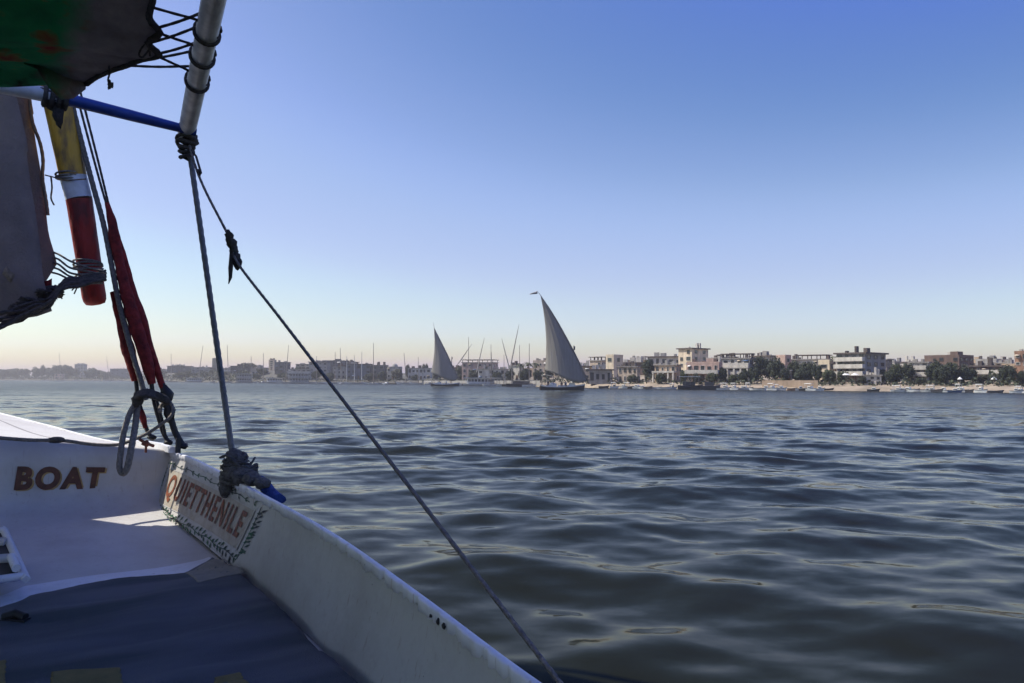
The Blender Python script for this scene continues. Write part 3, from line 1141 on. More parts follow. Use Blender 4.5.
for a in ((602, 372, 20, 12, 'leaf1', 'dark tree beside grey boathouse'), (626, 364, 52, 13, 'leaf1', 'dark tree top above roof of small beige house'),
          (671, 363, 40, 14, 'leaf1', 'dark tree behind the tan arched house'), (697, 373, 9, 12, 'leaf1', 'dark bush before right half of pinkish tan house'),
          (722, 367, 15, 12, 'leaf1', 'dark tree between pinkish tan house and white arcade building'), (733, 374, 9, 12, 'leaf2', 'low bush at left of arcade columns'),
          (754, 366, 12, 14, 'leaf1', 'dark tree at right corner of arcade building'), (769, 359, 26, 16, 'leaf1', 'dark tree in the middle of wide pair right of arcade building'),
          (785, 368, 12, 13, 'leaf1', 'dark tree right of wide tree pair, below pink tower house'), (802, 366, 12, 16, 'leaf1', 'front dark tree below white pavilion house'),
          (874, 372, 16, 14, 'leaf1', 'dark tree below brown side of balcony house'), (863, 376, 10, 9, 'leaf1', 'dark bush left of beach kiosk'),
          (890, 370, 12, 15, 'leaf1', 'dark tree right of beach kiosk'), (941, 366, 10, 18, 'leaf1', 'front tree between the two tallest trees of brick block'),
          (972, 368, 16, 14, 'leaf1', 'dark tree between brick block and long brown house'), (995, 373, 20, 12, 'leaf3', 'low olive tree at right end of long brown house'),
          (577, 373, 14, 13, 'leaf1', 'dark bush behind foot of larger sail'), (594, 370, 20, 10, 'leaf1', 'dark tree right of larger sail'),
          (497, 371, 12, 12, 'leaf1', 'dark tree before white house below pink hotel'), (487, 366, 28, 12, 'leaf1', 'dark tree behind white house below pink hotel'),
          (549, 366, 26, 13, 'leaf1', 'dark tree at pale house left of larger sail'), (437, 370, 16, 12, 'leaf1', 'dark tree behind smaller sail'),
          (370, 373, 10, 13, 'leaf1', 'dark bush before right part of dark hall'), (330, 372, 11, 12, 'leaf1', 'dark bush before left part of dark hall'),
          (300, 366, 45, 14, 'leaf1', 'dark tree behind terraced restaurant'), (283, 372, 14, 13, 'leaf1', 'dark tree below square building'),
          (240, 372, 20, 14, 'leaf1', 'waterside tree below long dark house'), (256, 373, 16, 12, 'leaf1', 'second waterside tree below long dark house'),
          (192, 370, 40, 15, 'leaf1', 'slope tree between two hillside houses'), (214, 369, 50, 12, 'leaf1', 'slope tree at foot of tower house')):
    tree(a[5], a[0], a[1], a[2], a[3], a[4], TG)
FG = 'hazy trees on the far left bank'
for i, (px, yt, wp) in enumerate([(4, 368.5, 14), (14, 368, 15), (25, 368.5, 13), (36, 366.5, 9), (42.5, 364.6, 5), (48, 367, 9), (57, 364, 13), (66, 364.5, 12), (72, 368, 16), (90, 368, 12), (93, 367.5, 8), (99, 369.5, 12), (106, 371, 10), (134, 369, 14), (148, 369, 14), (160, 368, 13)]):
    lab = {4: 'thin pale tree tip above hazy far trees', 6: 'tallest hazy tree on far left bank', 7: 'tall hazy tree left of hazy square building'}.get(i, 'hazy blue grey tree in the far left tree line')
    tree(lab, px, yt, 18 + (i % 3) * 14, wp * 1.15, 'leaf1', FG)
# the low scrub under them that nobody could count
mb = MB()
rnd = random.Random(9)
for k in range(12000):
    px = rnd.uniform(-260, 250) if k < 6500 else rnd.uniform(250, 1080)
    off = rnd.uniform(3, 45) if k < 6500 else rnd.uniform(7, 22)
    p = at_off(px, off)
    lo = k >= 6500
    hmax = (5.5 if px < 140 else 4.5) if not lo else 2.4 + 1.6 * math.sin(px * 0.35)
    p.z += rnd.uniform(0, max(0.3, hmax) * (0.55 + 0.45 * math.sin(px * 0.21) * math.sin(px * 0.083 + 1)))
    s_ = rnd.uniform(0.5, 1.0) if not lo else rnd.uniform(0.2, 0.45)
    nrm = Vector((rnd.gauss(0, 1), rnd.gauss(-0.6, 1), rnd.gauss(0.4, 1))).normalized()
    a = nrm.orthogonal().normalized() * s_
    q = nrm.cross(a)
    mb.add([p + a, p + q, p - a, p - q], [(0, 1, 2, 3)])
tag(mb.build('bank_scrub', M['leaf1']), kind='stuff')


# ------------------------------------------------------------------ boats
def hull_rings(L, Bm, Hb, Hm, Hs, bow=0.0, n=12):
    """stations from stern (-L/2) to bow (+L/2): heights Hs at stern, Hm mid, Hb bow; deck ring is open"""
    rg = []
    for i in range(n + 1):
        t = i / n
        x = -L / 2 + L * t
        wd = Bm / 2 * (min(1, (0.72 + 0.9 * t)) if t < 0.35 else max(0.02, (1 - ((t - 0.35) / 0.65) ** 2.3)))
        zt = Hm + (Hs - Hm) * max(0, 1 - t / 0.4) ** 2 + (Hb - Hm) * max(0, (t - 0.4) / 0.6) ** 2
        xr = x + (bow * max(0, (t - 0.7) / 0.3))
        rg.append([Vector((xr, -wd, zt)), Vector((x, -wd * 0.86, 0.02)), Vector((x, -wd * 0.4, -0.35)), Vector((x, wd * 0.4, -0.35)), Vector((x, wd * 0.86, 0.02)), Vector((xr, wd, zt))])
    return rg


def hull(root, L, Bm, Hb, Hm, Hs, mk, bow=0.3, deckmk='boatwhite', deckz=-0.12, stripe=None):
    rg = hull_rings(L, Bm, Hb, Hm, Hs, bow)
    mb = MB()
    mb.rings(rg, close=False, caps=False)
    mb.add(rg[0], [(0, 1, 2, 3, 4, 5)])
    h = mb.build('hull', M[mk], root)
    mb = MB()
    mb.grid([[r[0] + Vector((0, 0.04, deckz)), (r[0] + r[5]) / 2 + Vector((0, 0, deckz + 0.05)), r[5] + Vector((0, -0.04, deckz))] for r in rg])
    mb.build('deck', M[deckmk], root)
    mb = MB()
    for k in (0, 5):
        mb.tube([r[k] for r in rg], 0.06, 6)
    if stripe:
        mb.build('rub_rail', M[stripe], root)
    else:
        mb.build('rub_rail', M['boatdark'], root)
    return rg


def place(name, label, px, yw, ang, cat='boat', group=None, dist=None):
    """yw: pixel row of the waterline; ang: heading relative to broadside (0 = bow to picture right)"""
    if dist is None:
        p = atz(px, yw, 0)
    else:
        d = ray(px, hor(px))
        p = Vector((d.x * dist, dist, 0))
    al = math.atan2(p.x, p.y)
    return empty(name, (p.x, p.y, 0), -al + rad(ang), label, cat, group), p.y


def motorboat(label, px, wpx, ang=0, out=4, mk='boatwhite', cabin=True, canopy=False, group='small boats moored along the bank', name='motor_boat'):
    px += BR.uniform(-1.5, 1.5)
    D_ = shore(px) - out + BR.uniform(-1.2, 2.5)
    ang += BR.uniform(-12, 12)
    if px > 590:
        ang -= 26
    root, Y = place(name, label, px, 0, ang, 'boat', group, D_)
    L = wpx / FPX * Y / max(0.5, abs(math.cos(rad(ang))))
    L = max(2.6, L) * BR.uniform(0.75, 1.15)
    root.scale = (1, 1, BR.uniform(0.62, 0.85))
    Bm = min(2.6, L * 0.34)
    hull(root, L, Bm, 0.95, 0.65, 0.7, mk, 0.35)
    if cabin:
        cb = MB()
        cb.box((L * 0.06, 0, 0.95), (L * 0.34, Bm * 0.66, 0.85), taper=0.86)
        c = cb.build('cabin', M['boatwhite'], root)
        wn = MB()
        for s_ in (-1, 1):
            wn.box((L * 0.06, s_ * Bm * 0.325, 1.05), (L * 0.26, 0.05, 0.3))
        wn.build('window', M['glass'], c)
    else:
        for x in (-0.22, 0.02, 0.22):
            MB().box((L * x, 0, 0.58), (0.25, Bm * 0.86, 0.07)).build('bench', M['boatbrown'], root)
    if canopy:
        for x in (-0.3, 0.18):
            for y in (-0.38, 0.38):
                MB().box((L * x, Bm * y, 1.35), (0.07, 0.07, 1.5)).build('canopy_post', M['mastpale'], root)
        mb = MB()
        mb.sheet([[Vector((L * (-0.36 + 0.6 * i / 6), Bm * (-0.45 + 0.9 * j / 4), 2.14 + 0.1 * math.cos((j - 2) * 0.7))) for j in range(5)] for i in range(7)], (0, 0, 0.06))
        mb.build('canopy', M['cloth'], root)
    return root


SB = 'small boats moored along the bank'
motorboat('white launch lying left of cluster below cream tower', 614, 9, 12, canopy=True)
motorboat('white cabin boat below small beige house', 623, 8, -20, 2)
motorboat('dark open boat below the small beige house', 632, 8, 8, 3, 'boatdark', cabin=False, name='rowing_boat')
motorboat('white pointed cabin boat below broad dark tree', 643, 11, 170, 4)
motorboat('low white open boat right of pointed cabin boat', 655, 8, 10, 4, cabin=False, name='rowing_boat')
motorboat('white speedboat lying out in front of the moored cluster', 665, 13, 5, 9, cabin=False, name='speed_boat')
motorboat('white canopied launch left of dark barge', 671, 8, 30, 2, canopy=True)
motorboat('white cabin boat behind the dark barges', 706, 10, -10, 1)
motorboat('small white tender out before dark barges', 721, 5, 5, 8, cabin=False, name='rowing_boat')
motorboat('white launch with canopy right of dark barges', 726, 10, 8, 3, canopy=True)
motorboat('long white cabin boat below arcade building', 742, 14, 4, 3)
motorboat('long pale open boat below arcade building, right of cabin boat', 757, 13, 178, 4, cabin=False, name='rowing_boat')
motorboat('white canopied boat at left end of tan quay wall', 771, 9, -14, 3, canopy=True)
motorboat('white cabin boat under the middle of tan quay wall', 781, 10, 10, 3)
motorboat('brown open boat under tan quay wall', 792, 8, 5, 4, 'boatbrown', cabin=False, name='rowing_boat')
motorboat('white cabin boat, left of three under pavilion trees', 801, 9, 15, 4)
motorboat('white canopied boat, middle of three under pavilion trees', 810, 11, -10, 5, canopy=True)
motorboat('white cabin boat, right of three under pavilion trees', 820, 10, 8, 4)
motorboat('lone dark hulled launch on sand below balcony house', 872, 12, 10, 3, 'boatdark')
motorboat('long white launch with canopy left of villa trees', 896, 14, 4, 4, canopy=True)
motorboat('white cabin boat below round green tree', 909, 11, -12, 3)
motorboat('white open boat below the stepped villa', 920, 9, 8, 4, cabin=False, name='rowing_boat')
motorboat('white canopied boat below left brick block tree', 931, 11, 5, 3, canopy=True)
motorboat('white cabin boat below biggest dark tree', 943, 12, 172, 4)
motorboat('blue hulled boat below biggest dark tree', 953, 9, 8, 5, 'boatblue', cabin=True)
motorboat('white cabin boat at right end of the white row', 962, 10, -8, 3)
motorboat('single white boat left of sand mound', 979, 10, 6, 5, canopy=True)
motorboat('low dark boat drawn up at the sand mound', 996, 14, 4, 2, 'boatdark', cabin=False, name='rowing_boat')
motorboat('white cabin boat at right edge of view', 1014, 12, 10, 5)
motorboat('white canopied boat at right edge behind cabin boat', 1021, 9, -15, 3, canopy=True)
motorboat('white ferry launch in hazy distance right of grey post', 262, 9, 8, 5)
motorboat('white canopied launch below square building', 277, 13, 0, 4, canopy=True)
motorboat('white cabin launch below long dark house', 246, 9, 174, 3)
motorboat('small white launch left of stay rope', 306, 10, 10, 5)
motorboat('pale open boat right of stay rope', 322, 11, 4, 3, cabin=False, name='rowing_boat')
motorboat('white cabin launch before dark hall', 372, 12, 8, 4)
motorboat('white pointed launch at domed grey house', 386, 7, 60, 3)
motorboat('hazy pale boat at foot of far trees', 47, 10, 4, 3)
motorboat('hazy white boat right of far square building', 80, 9, 4, 3)
motorboat('hazy white boats landing left of shrouds', 121, 8, 4, 3, canopy=True)
motorboat('hazy white launch right of shrouds', 166, 9, 4, 3)
motorboat('pale launch left of grey post', 213, 10, 4, 4, canopy=True)
motorboat('low dark open boat left of smaller sail', 412, 12, 4, 3, 'boatdark', cabin=False, name='rowing_boat')


for a in ((700, 8, 'boatdark', 0, 'dark little boat between barges and pinkish house'), (733, 7, 'boatwhite', 1, 'short white boat left of long white cabin boat'),
          (749, 8, 'boatdark', 0, 'dark boat between the two boats below arcade building'), (764, 8, 'boatwhite', 1, 'short white cabin boat at arcade trees'),
          (776, 8, 'boatdark', 0, 'dark boat between canopied boat and cabin boat at tan quay'), (806, 7, 'boatdark', 0, 'dark low boat among three white boats below pavilion'),
          (815, 8, 'boatwhite', 0, 'white open boat among the boats below pavilion'), (827, 8, 'boatdark', 0, 'dark open boat right of the pavilion boats'),
          (903, 9, 'boatwhite', 1, 'white boat behind the long canopied launch'), (914, 8, 'boatdark', 0, 'dark boat below the darker green tree'),
          (926, 8, 'boatwhite', 1, 'short white boat below stepped villa corner'), (937, 8, 'boatdark', 0, 'dark boat between white boats of brick block row'),
          (948, 9, 'boatwhite', 0, 'white open boat before biggest dark tree'), (958, 8, 'boatwhite', 1, 'small white boat beside blue hulled boat'),
          (968, 8, 'boatdark', 0, 'dark boat at right end of the white row'), (628, 7, 'boatwhite', 0, 'white open boat before small beige house'),
          (648, 8, 'boatdark', 0, 'dark open boat below broad dark tree'), (637, 9, 'boatwhite', 1, 'white cabin boat right of dark open boat'),
          (604, 9, 'boatdark', 0, 'dark open boat on sand right of larger felucca'), (270, 9, 'boatwhite', 1, 'white launch at left end of cruise boat'),
          (297, 9, 'boatwhite', 1, 'white launch before two deck river boat'), (315, 9, 'boatwhite', 1, 'white launch just right of two deck river boat'),
          (333, 10, 'boatwhite', 0, 'white open boat below dull grey annex'), (344, 10, 'boatwhite', 1, 'white launch before pale masts'),
          (358, 10, 'boatwhite', 0, 'white open boat among pale masts'), (395, 10, 'boatdark', 0, 'dark boat below domed grey house'),
          (402, 9, 'boatwhite', 1, 'white launch right of domed grey house'), (428, 9, 'boatwhite', 1, 'white launch left beside smaller felucca'),
          (548, 10, 'boatdark', 0, 'dark boat behind stern of larger felucca'), (533, 10, 'boatwhite', 1, 'white launch below palms'),
          (155, 9, 'boatwhite', 1, 'hazy small launch seen between shrouds and rope'), (178, 9, 'boatwhite', 0, 'hazy white open boat right of shrouds'),
          (222, 9, 'boatwhite', 1, 'hazy white launch behind the grey post'), (257, 8, 'boatwhite', 0, 'hazy white open boat below pale low house'),
          (64, 9, 'boatwhite', 0, 'hazy white boat at house with pink roof'), (98, 9, 'boatwhite', 0, 'hazy white boat below far right trees'), (22, 9, 'boatwhite', 0, 'hazy white boat at far left edge')):
    motorboat(a[4], a[0], a[1], BR.uniform(-20, 20), BR.uniform(1, 4), a[2], cabin=bool(a[3]), canopy=BR.random() < 0.2, name='motor_boat' if a[3] else 'rowing_boat')


def barge(label, px, wpx, out, mk, deck, group=None, roofed=True, ang=2, H=1.0):
    root, Y = place('barge', label, px, 0, ang, 'barge', group, shore(px) - out)
    L = wpx / FPX * Y
    hull(root, L, min(5, L * 0.3), H + 0.25, H, H + 0.1, mk, 0.3, deckmk=deck)
    mb = MB()
    mb.box((-L * 0.05, 0, H + 0.55), (L * 0.5, min(5, L * 0.3) * 0.6, 1.0))
    h = mb.build('deck_house', M['boatdark' if mk == 'boatdark' else 'boatwhite'], root)
    if roofed:
        for x in (-0.4, -0.2, 0.0, 0.2, 0.36):
            for y in (-1, 1):
                MB().box((L * x, y * 1.1, H + 1.2), (0.1, 0.1, 2.3)).build('canopy_post', M['mast'], root)
        MB().box((-L * 0.02, 0, H + 2.4), (L * 0.84, 2.7, 0.12)).build('canopy', M['cloth'], root)
    return root


barge('dark barge with people deck below pinkish tan house', 690, 24, 6, 'boatdark', 'boatbrown', roofed=True)
barge('dark flat barge right of roofed dark barge', 710, 18, 5, 'boatdark', 'boatbrown', roofed=False)
barge('dark low barge below crossed masts', 523, 34, 6, 'boatdark', 'boatbrown', roofed=False)
barge('dark flat barge left of the floating restaurant', 474, 24, 13, 'boatdark', 'boatbrown', roofed=False, H=0.6)


def houseboat(label, px0, px1, out, st=1, wall='boatwhite'):
    px = (px0 + px1) / 2
    root, Y = place('houseboat', label, px, 0, 0, 'houseboat', None, shore(px) - out)
    L = (px1 - px0) / FPX * Y
    hull(root, L, 5, 0.9, 0.8, 0.8, 'boatwhite', 0.2)
    z = 0.8
    for s_ in range(st):
        MB().box((-L * 0.03, 0.5, z + 1.2), (L * 0.78, 3.2, 2.4)).build('deck_house', M[wall], root)
        n = int(L / 1.8)
        for k in range(n):
            x = -L * 0.40 + L * 0.74 * (k + 0.5) / n
            window(root, (x, -1.1, z + 1.35), (0, -1, 0), 1.1, 1.1, M['framew'])
        MB().box((-L * 0.01, 0, z + 2.5), (L * 0.94, 4.9, 0.16)).build('roof', M['cloth'], root)
        mb = MB()
        for k in range(n + 1):
            mb.box((-L * 0.45 + L * 0.88 * k / n, -2.3, z + 1.22), (0.1, 0.1, 2.4))
        mb.build('veranda_post', M['boatwhite'], root)
        mb = MB()
        mb.box((0, -2.32, z + 0.95), (L * 0.9, 0.06, 0.08))
        mb.box((0, -2.32, z + 0.5), (L * 0.9, 0.05, 0.06))
        mb.build('railing', M['boatwhite'], root)
        z += 2.6
    return root


houseboat('long white floating restaurant with posts right of smaller sail', 463, 512, 3, 1)
houseboat('white single deck cruise boat left of stay rope', 266, 285, 12, 1)
houseboat('two deck pale river boat behind stay rope', 288, 312, 10, 2, 'grey')
houseboat('hazy two deck river boat right of the grey post', 236, 253, 12, 2, 'grey')
houseboat('hazy white river boat left of grey post', 186, 204, 12, 1)


def moored_felucca(label, px, mtop, ylow=None, yhigh=None, wpx=18, out=3, pale=False, heavy=False, mx=None):
    """bare rigged boat: mast from hull to mtop=(px,py); yard with rolled sail from ylow to yhigh"""
    D_ = shore(px) - out
    root, Y = place('moored_felucca', label, px, 0, BR.choice([0, 6, -8, 180, 172]), 'boat', 'feluccas moored along the bank with bare masts', D_)
    L = min(13, wpx / FPX * Y)
    hull(root, L, L * 0.3, 1.2, 0.75, 0.8, 'boatwhite' if not heavy else 'boatdark', 0.4)
    mm = M['mastpale'] if pale else M['mast']
    inv = (Matrix.Translation(root.location) @ Matrix.Rotation(root.rotation_euler.z, 4, 'Z')).inverted()

    def loc(p):
        return inv @ p
    t = loc(atY(mtop[0], mtop[1], Y))
    b = loc(atY(mtop[0] + (0 if mx is None else mx), hor(px), Y))
    b.z = 0.3
    b.y = t.y = 0
    r = 0.19 if heavy else lerp([100, 400, 500], [0.26, 0.21, 0.15], px)
    MB().tube([b, (b + t) / 2, t], [r, r * 0.85, r * 0.5], 6).build('mast', mm, root)
    if ylow:
        p, q = loc(atY(*ylow, Y)), loc(atY(*yhigh, Y))
        p.y = q.y = -0.25
        MB().tube([p, p.lerp(q, 0.3), p.lerp(q, 0.7), q], [0.10, 0.17, 0.14, 0.05], 6).build('yard', mm, root)
        mb = MB()
        off = Vector((0.12, -0.12, -0.12))
        mb.tube([p.lerp(q, 0.06) + off, p.lerp(q, 0.2) + off, p.lerp(q, 0.4) + off, p.lerp(q, 0.62) + off], [0.06, 0.2, 0.17, 0.05], 6)
        mb.build('furled_sail', M['furled'], root)
    # low awning frame with cloth
    mb = MB()
    for x in (-0.32, 0.08):
        for y in (-0.11, 0.11):
            mb.box((L * x, L * y, 1.5), (0.07, 0.07, 1.7))
    mb.build('awning_post', M['mast'], root)
    MB().box((-L * 0.12, 0, 2.4), (L * 0.46, L * 0.27, 0.08)).build('awning', M['cloth'] if BR.random() < 0.5 else M['clothtan'], root)
    return root


F_ = moored_felucca
F_('moored felucca with upright mast and slanting yard right of smaller sail', 467, (468.6, 337), (457, 365), (472, 344))
F_('moored felucca whose two spars form a narrow peak above pink hotel', 480, (491.5, 352), (476, 374), (484.5, 338))
F_('moored felucca with short upright mast behind floating restaurant', 491, (491, 344.5), wpx=16)
F_('moored felucca with yard leaning left, of the crossed spars', 505, (504, 355), (510, 371), (501.8, 338.5))
F_('moored felucca with thick mast and long yard leaning right', 511, (512, 356.5), (509.5, 370), (519.3, 324.5), heavy=True)
F_('moored felucca with plain upright mast left of palms', 519.5, (519.6, 345), wpx=16)
F_('moored felucca with plain upright mast behind palms', 530, (529.3, 343.5), wpx=16)
F_('moored felucca with tall dark mast before dark hall', 373, (373.5, 343))
F_('moored felucca with pale mast left of tall dark mast', 362, (361.8, 352), pale=True)
F_('moored felucca with pale mast before middle of dark hall', 354, (354.4, 355), pale=True)
F_('moored felucca with pale mast before left part of dark hall', 347, (346.8, 356), pale=True)
F_('moored felucca with leaning mast at left corner of dark hall', 341, (340.2, 348), mx=1.2)
F_('moored felucca with dark mast above raised roof room', 335, (335.2, 352))
F_('moored felucca with thin mast right of stay rope', 317, (316.6, 356))
F_('moored felucca with mast leaning right above square building', 286, (288.6, 345), mx=-3)
F_('moored felucca with mast left of pale square tower', 263, (263.4, 353))
F_('hazy moored felucca with mast above long dark house', 251, (251.2, 356))
F_('moored felucca with faint mast just left of grey post', 229, (227.2, 345), mx=1.5)
F_('moored felucca with sharply leaning mast left of tower house', 198, (203, 345.5), mx=-5)
F_('hazy moored felucca with faint mast right of shrouds', 171, (171.2, 354))
F_('moored felucca with leaning yard left of smaller sail', 406, (404, 353), mx=2.5)
F_('moored felucca with short mast just left of smaller sail', 419, (418.2, 357))
F_('hazy moored felucca with tall faint mast above far trees', 61, (59, 352.5), mx=2)
F_('hazy moored felucca with slanting mast left of shrouds', 109, (106.5, 356), mx=3)


# ------------------------------------------------------------------ persons (far away, on the sailing boats)
def person(label, loc, rz, pose, robe, cap, group=None):
    root_m = bpy.data.meshes.new('person')
    if pose == 'stand':
        J = [(0, 0, .95, .15), (0, 0, 1.2, .16), (0, 0, 1.42, .14), (0, 0, 1.52, .06), (0, -.02, 1.66, .10),
             (-.2, 0, 1.42, .06), (-.27, 0, 1.15, .045), (-.25, -.08, .9, .035), (.2, 0, 1.42, .06), (.27, 0, 1.15, .045), (.25, -.08, .9, .035),
             (-.1, 0, .85, .1), (-.11, 0, .48, .07), (-.11, .02, .08, .045), (-.11, -.14, .04, .04), (.1, 0, .85, .1), (.11, 0, .48, .07), (.11, .02, .08, .045), (.11, -.14, .04, .04)]
    else:
        J = [(0, 0, .12, .16), (0, 0, .38, .16), (0, -.02, .60, .14), (0, -.03, .70, .06), (0, -.05, .84, .10),
             (-.2, -.02, .60, .06), (-.26, -.1, .36, .045), (-.15, -.3, .30, .035), (.2, -.02, .60, .06), (.26, -.1, .36, .045), (.15, -.3, .30, .035),
             (-.1, -.05, .12, .1), (-.12, -.42, .14, .07), (-.12, -.44, -.28, .045), (-.12, -.56, -.32, .04), (.1, -.05, .12, .1), (.12, -.42, .14, .07), (.12, -.44, -.28, .045), (.12, -.56, -.32, .04)]
    Eg = [(0, 1), (1, 2), (2, 3), (3, 4), (2, 5), (5, 6), (6, 7), (2, 8), (8, 9), (9, 10), (0, 11), (11, 12), (12, 13), (13, 14), (0, 15), (15, 16), (16, 17), (17, 18)]
    root_m.from_pydata([j[:3] for j in J], Eg, [])
    o = bpy.data.objects.new('person', root_m)
    COL.objects.link(o)
    o.location = loc
    o.rotation_euler = (0, 0, rz)
    md = o.modifiers.new('skin', 'SKIN')
    for i, j in enumerate(J):
        root_m.skin_vertices[0].data[i].radius = (j[3], j[3])
    root_m.skin_vertices[0].data[0].use_root = True
    o.modifiers.new('sub', 'SUBSURF').levels = 1
    root_m.materials.append(M['skin'])
    tag(o, label, 'person', group)
    mb = MB()
    if pose == 'stand':
        prof = [(.30, .12), (.27, .5), (.24, .9), (.23, 1.2), (.22, 1.44), (.1, 1.52)]
        mb.rings([[Vector((r_ * math.cos(a), r_ * 0.75 * math.sin(a), z)) for a in [k * math.pi / 6 for k in range(12)]] for r_, z in prof])
    else:
        prof = [(.26, 0.0), (.25, .2), (.24, .42), (.22, .62), (.1, .70)]
        mb.rings([[Vector((r_ * math.cos(a), r_ * 0.8 * math.sin(a) - .02, z)) for a in [k * math.pi / 6 for k in range(12)]] for r_, z in prof])
    mb.build('robe', M[robe], o)
    hz = (1.70, -.02) if pose == 'stand' else (.88, -.05)
    MB().blob((0, hz[1] + 0.02, hz[0]), (.125, .13, .10), 3, amp=0.05).build('head_cloth', M[cap], o)
    return o


# ------------------------------------------------------------------ the two feluccas under sail
def sailing_felucca(label, px, yw, hullpx, yard, leech, foot, mast, streamer, canopypx, seed, flag=True):
    p = atz(px, yw, 0)
    Y = p.y
    al = math.atan2(p.x, p.y)
    root = empty('sailing_felucca', (p.x, p.y, 0), -al, label, 'sailing boat', 'feluccas under sail')
    inv = (Matrix.Translation(root.location) @ Matrix.Rotation(-al, 4, 'Z')).inverted()
    f = Vector((math.sin(al), math.cos(al), 0))

    def L_(a, b, y=0.0):
        """pixel -> local point in the boat's own centre plane, then y metres toward the far side"""
        d = ray(a, b)
        t = f.dot(p - CAM) / f.dot(d)
        q = inv @ (CAM + d * t)
        q.y += y
        return q
    x0, x1 = L_(hullpx[0], yw).x, L_(hullpx[1], yw).x
    L = x1 - x0
    xc = (x0 + x1) / 2
    hb = MB()
    rg = hull_rings(L, L * 0.30, 1.45, 0.8, 1.15, 0.3, 14)
    for r in rg:
        for q in r:
            q.x += xc
    hb.rings(rg, close=False, caps=False)
    hb.add(rg[0], [(0, 1, 2, 3, 4, 5)])
    h = hb.build('hull', M['boatdark'], root)
    mb = MB()
    for k, s_ in ((0, 1), (5, -1)):
        mb.grid([[r[k] + Vector((0, -s_ * 0.02, 0.02)), r[k].lerp(r[1 if k == 0 else 4], 0.22) + Vector((0, -s_ * 0.05, 0))] for r in rg])
    mb.build('sheer_strake', M['boatwhite'], root)
    mb = MB()
    mb.grid([[r[0] + Vector((0, 0.06, -0.15)), r[5] + Vector((0, -0.06, -0.15))] for r in rg])
    mb.build('deck', M['boatbrown'], root)
    # sail
    n, m_ = 22, 12
    yd = [L_(a, b) for a, b in yard]
    lc = [L_(a, b) for a, b in leech]
    ft = [L_(a, b) for a, b in foot]

    def along(pts, t):
        cum = [0]
        for i in range(1, len(pts)):
            cum.append(cum[-1] + (pts[i] - pts[i - 1]).length)
        s_ = t * cum[-1]
        return Vector([np.interp(s_, cum, [q[k] for q in pts]) for k in range(3)])
    P = []
    for i in range(n + 1):
        t = i / n
        a, b = along(lc, t), along(yd, t)
        row = []
        for j in range(m_ + 1):
            s_ = j / m_
            q = a.lerp(b, s_)
            if t > 0.82:
                g = along(ft, s_)
                k = (t - 0.82) / 0.18
                q = q.lerp(g, k * k)
            belly = math.sin(math.pi * s_) * (b - a).length * 0.16
            fold = 0.12 * math.sin(9 * s_ + 2.2 * t) * t + 0.16 * math.exp(-((s_ - 0.34 - 0.12 * t) / 0.07) ** 2) * math.exp(-((t - 0.3) / 0.28) ** 2)
            q.y += -0.3 - belly + fold
            row.append(q)
        P.append(row)
    sl_ = MB().sheet(P, (0, 0.03, 0)).build('sail', M['farsail'], root)
    for j in (2, 4, 6, 8, 10):
        MB().tube([P[i][j] + Vector((0, -0.04, 0)) for i in range(2, n + 1)], 0.045, 5).build('seam', M['furled'], sl_)
    # yard, bent a little at the top
    yp = [L_(*streamer)] + yd
    rr_ = [0.04] + list(np.linspace(0.07, 0.17, len(yd)))
    ext = yd[-1] + (yd[-1] - yd[-2]).normalized() * 0.8
    MB().tube([q + Vector((0.06, -0.48, 0.04)) for q in yp] + [ext], rr_ + [0.12], 7).build('yard', M['mast'], root)
    mt = L_(*mast)
    mbase = Vector((mt.x - 0.25, 0.35, 0.4))
    mt.y = 0.35
    MB().tube([mbase, mt], [0.2, 0.13], 8).build('mast', M['mast'], root)
    bl = MB()
    bl.box(mt + Vector((0.1, -0.1, -0.6)), (0.35, 0.3, 0.8))
    bl.build('mast_block', M['boatdark'], root)
    # pennant
    tip = L_(*streamer)
    mb = MB()
    mb.sheet([[tip + Vector((-0.36 * i, 0.08 * math.sin(i * 1.3), 0.25 - 0.13 * i - 0.34 * j * (1 - i / 7))) for j in range(3)] for i in range(6)], (0, 0.015, 0))
    if flag:
        mb.build('pennant', M['furled'], root)
    # canopy over the stern
    c0, c1, cy = canopypx
    a, b = L_(c0, cy), L_(c1, cy)
    zt = a.z
    Bw = L * 0.13
    MB().sheet([[Vector((a.x + (b.x - a.x) * i / 6, -Bw + 2 * Bw * j / 4, zt + 0.12 * math.sin(i * 0.9) + 0.08 * math.cos(j))) for j in range(5)] for i in range(7)], (0, 0, 0.07)).build('canopy', M['cloth'], root)
    for x in (a.x + 0.1, b.x - 0.1):
        for y in (-Bw, Bw):
            MB().box((x, y, (zt + 0.7) / 2), (0.08, 0.08, zt - 0.7)).build('canopy_post', M['mast'], root)
    mb = MB()
    mb.box((xc - L * 0.26, -L * 0.11, 0.95), (L * 0.24, 0.5, 0.6))
    mb.box((xc + L * 0.02, -L * 0.12, 0.92), (L * 0.26, 0.45, 0.42))
    mb.build('bench', M['cloth'], root)
    MB().blob((xc - L * 0.22, 0.1, 1.15), (0.8, 0.7, 0.55), seed, amp=0.12).build('cushion', M['cloth'], root)
    # rudder and tiller
    mb = MB()
    mb.box((x0 - 0.15, 0, 0.3), (0.35, 0.08, 1.3))
    mb.tube([(x0 - 0.1, 0, 0.95), (x0 + 1.2, 0.1, 1.3)], 0.05, 6)
    mb.build('rudder', M['boatbrown'], root)
    # sheets
    mb = MB()
    mb.tube([P[-1][0], Vector((x0 + 1.0, -0.3, 1.1))], 0.025, 5)
    mb.build('sheet_rope', M['mast'], root)
    return root, L_, xc, L, -al


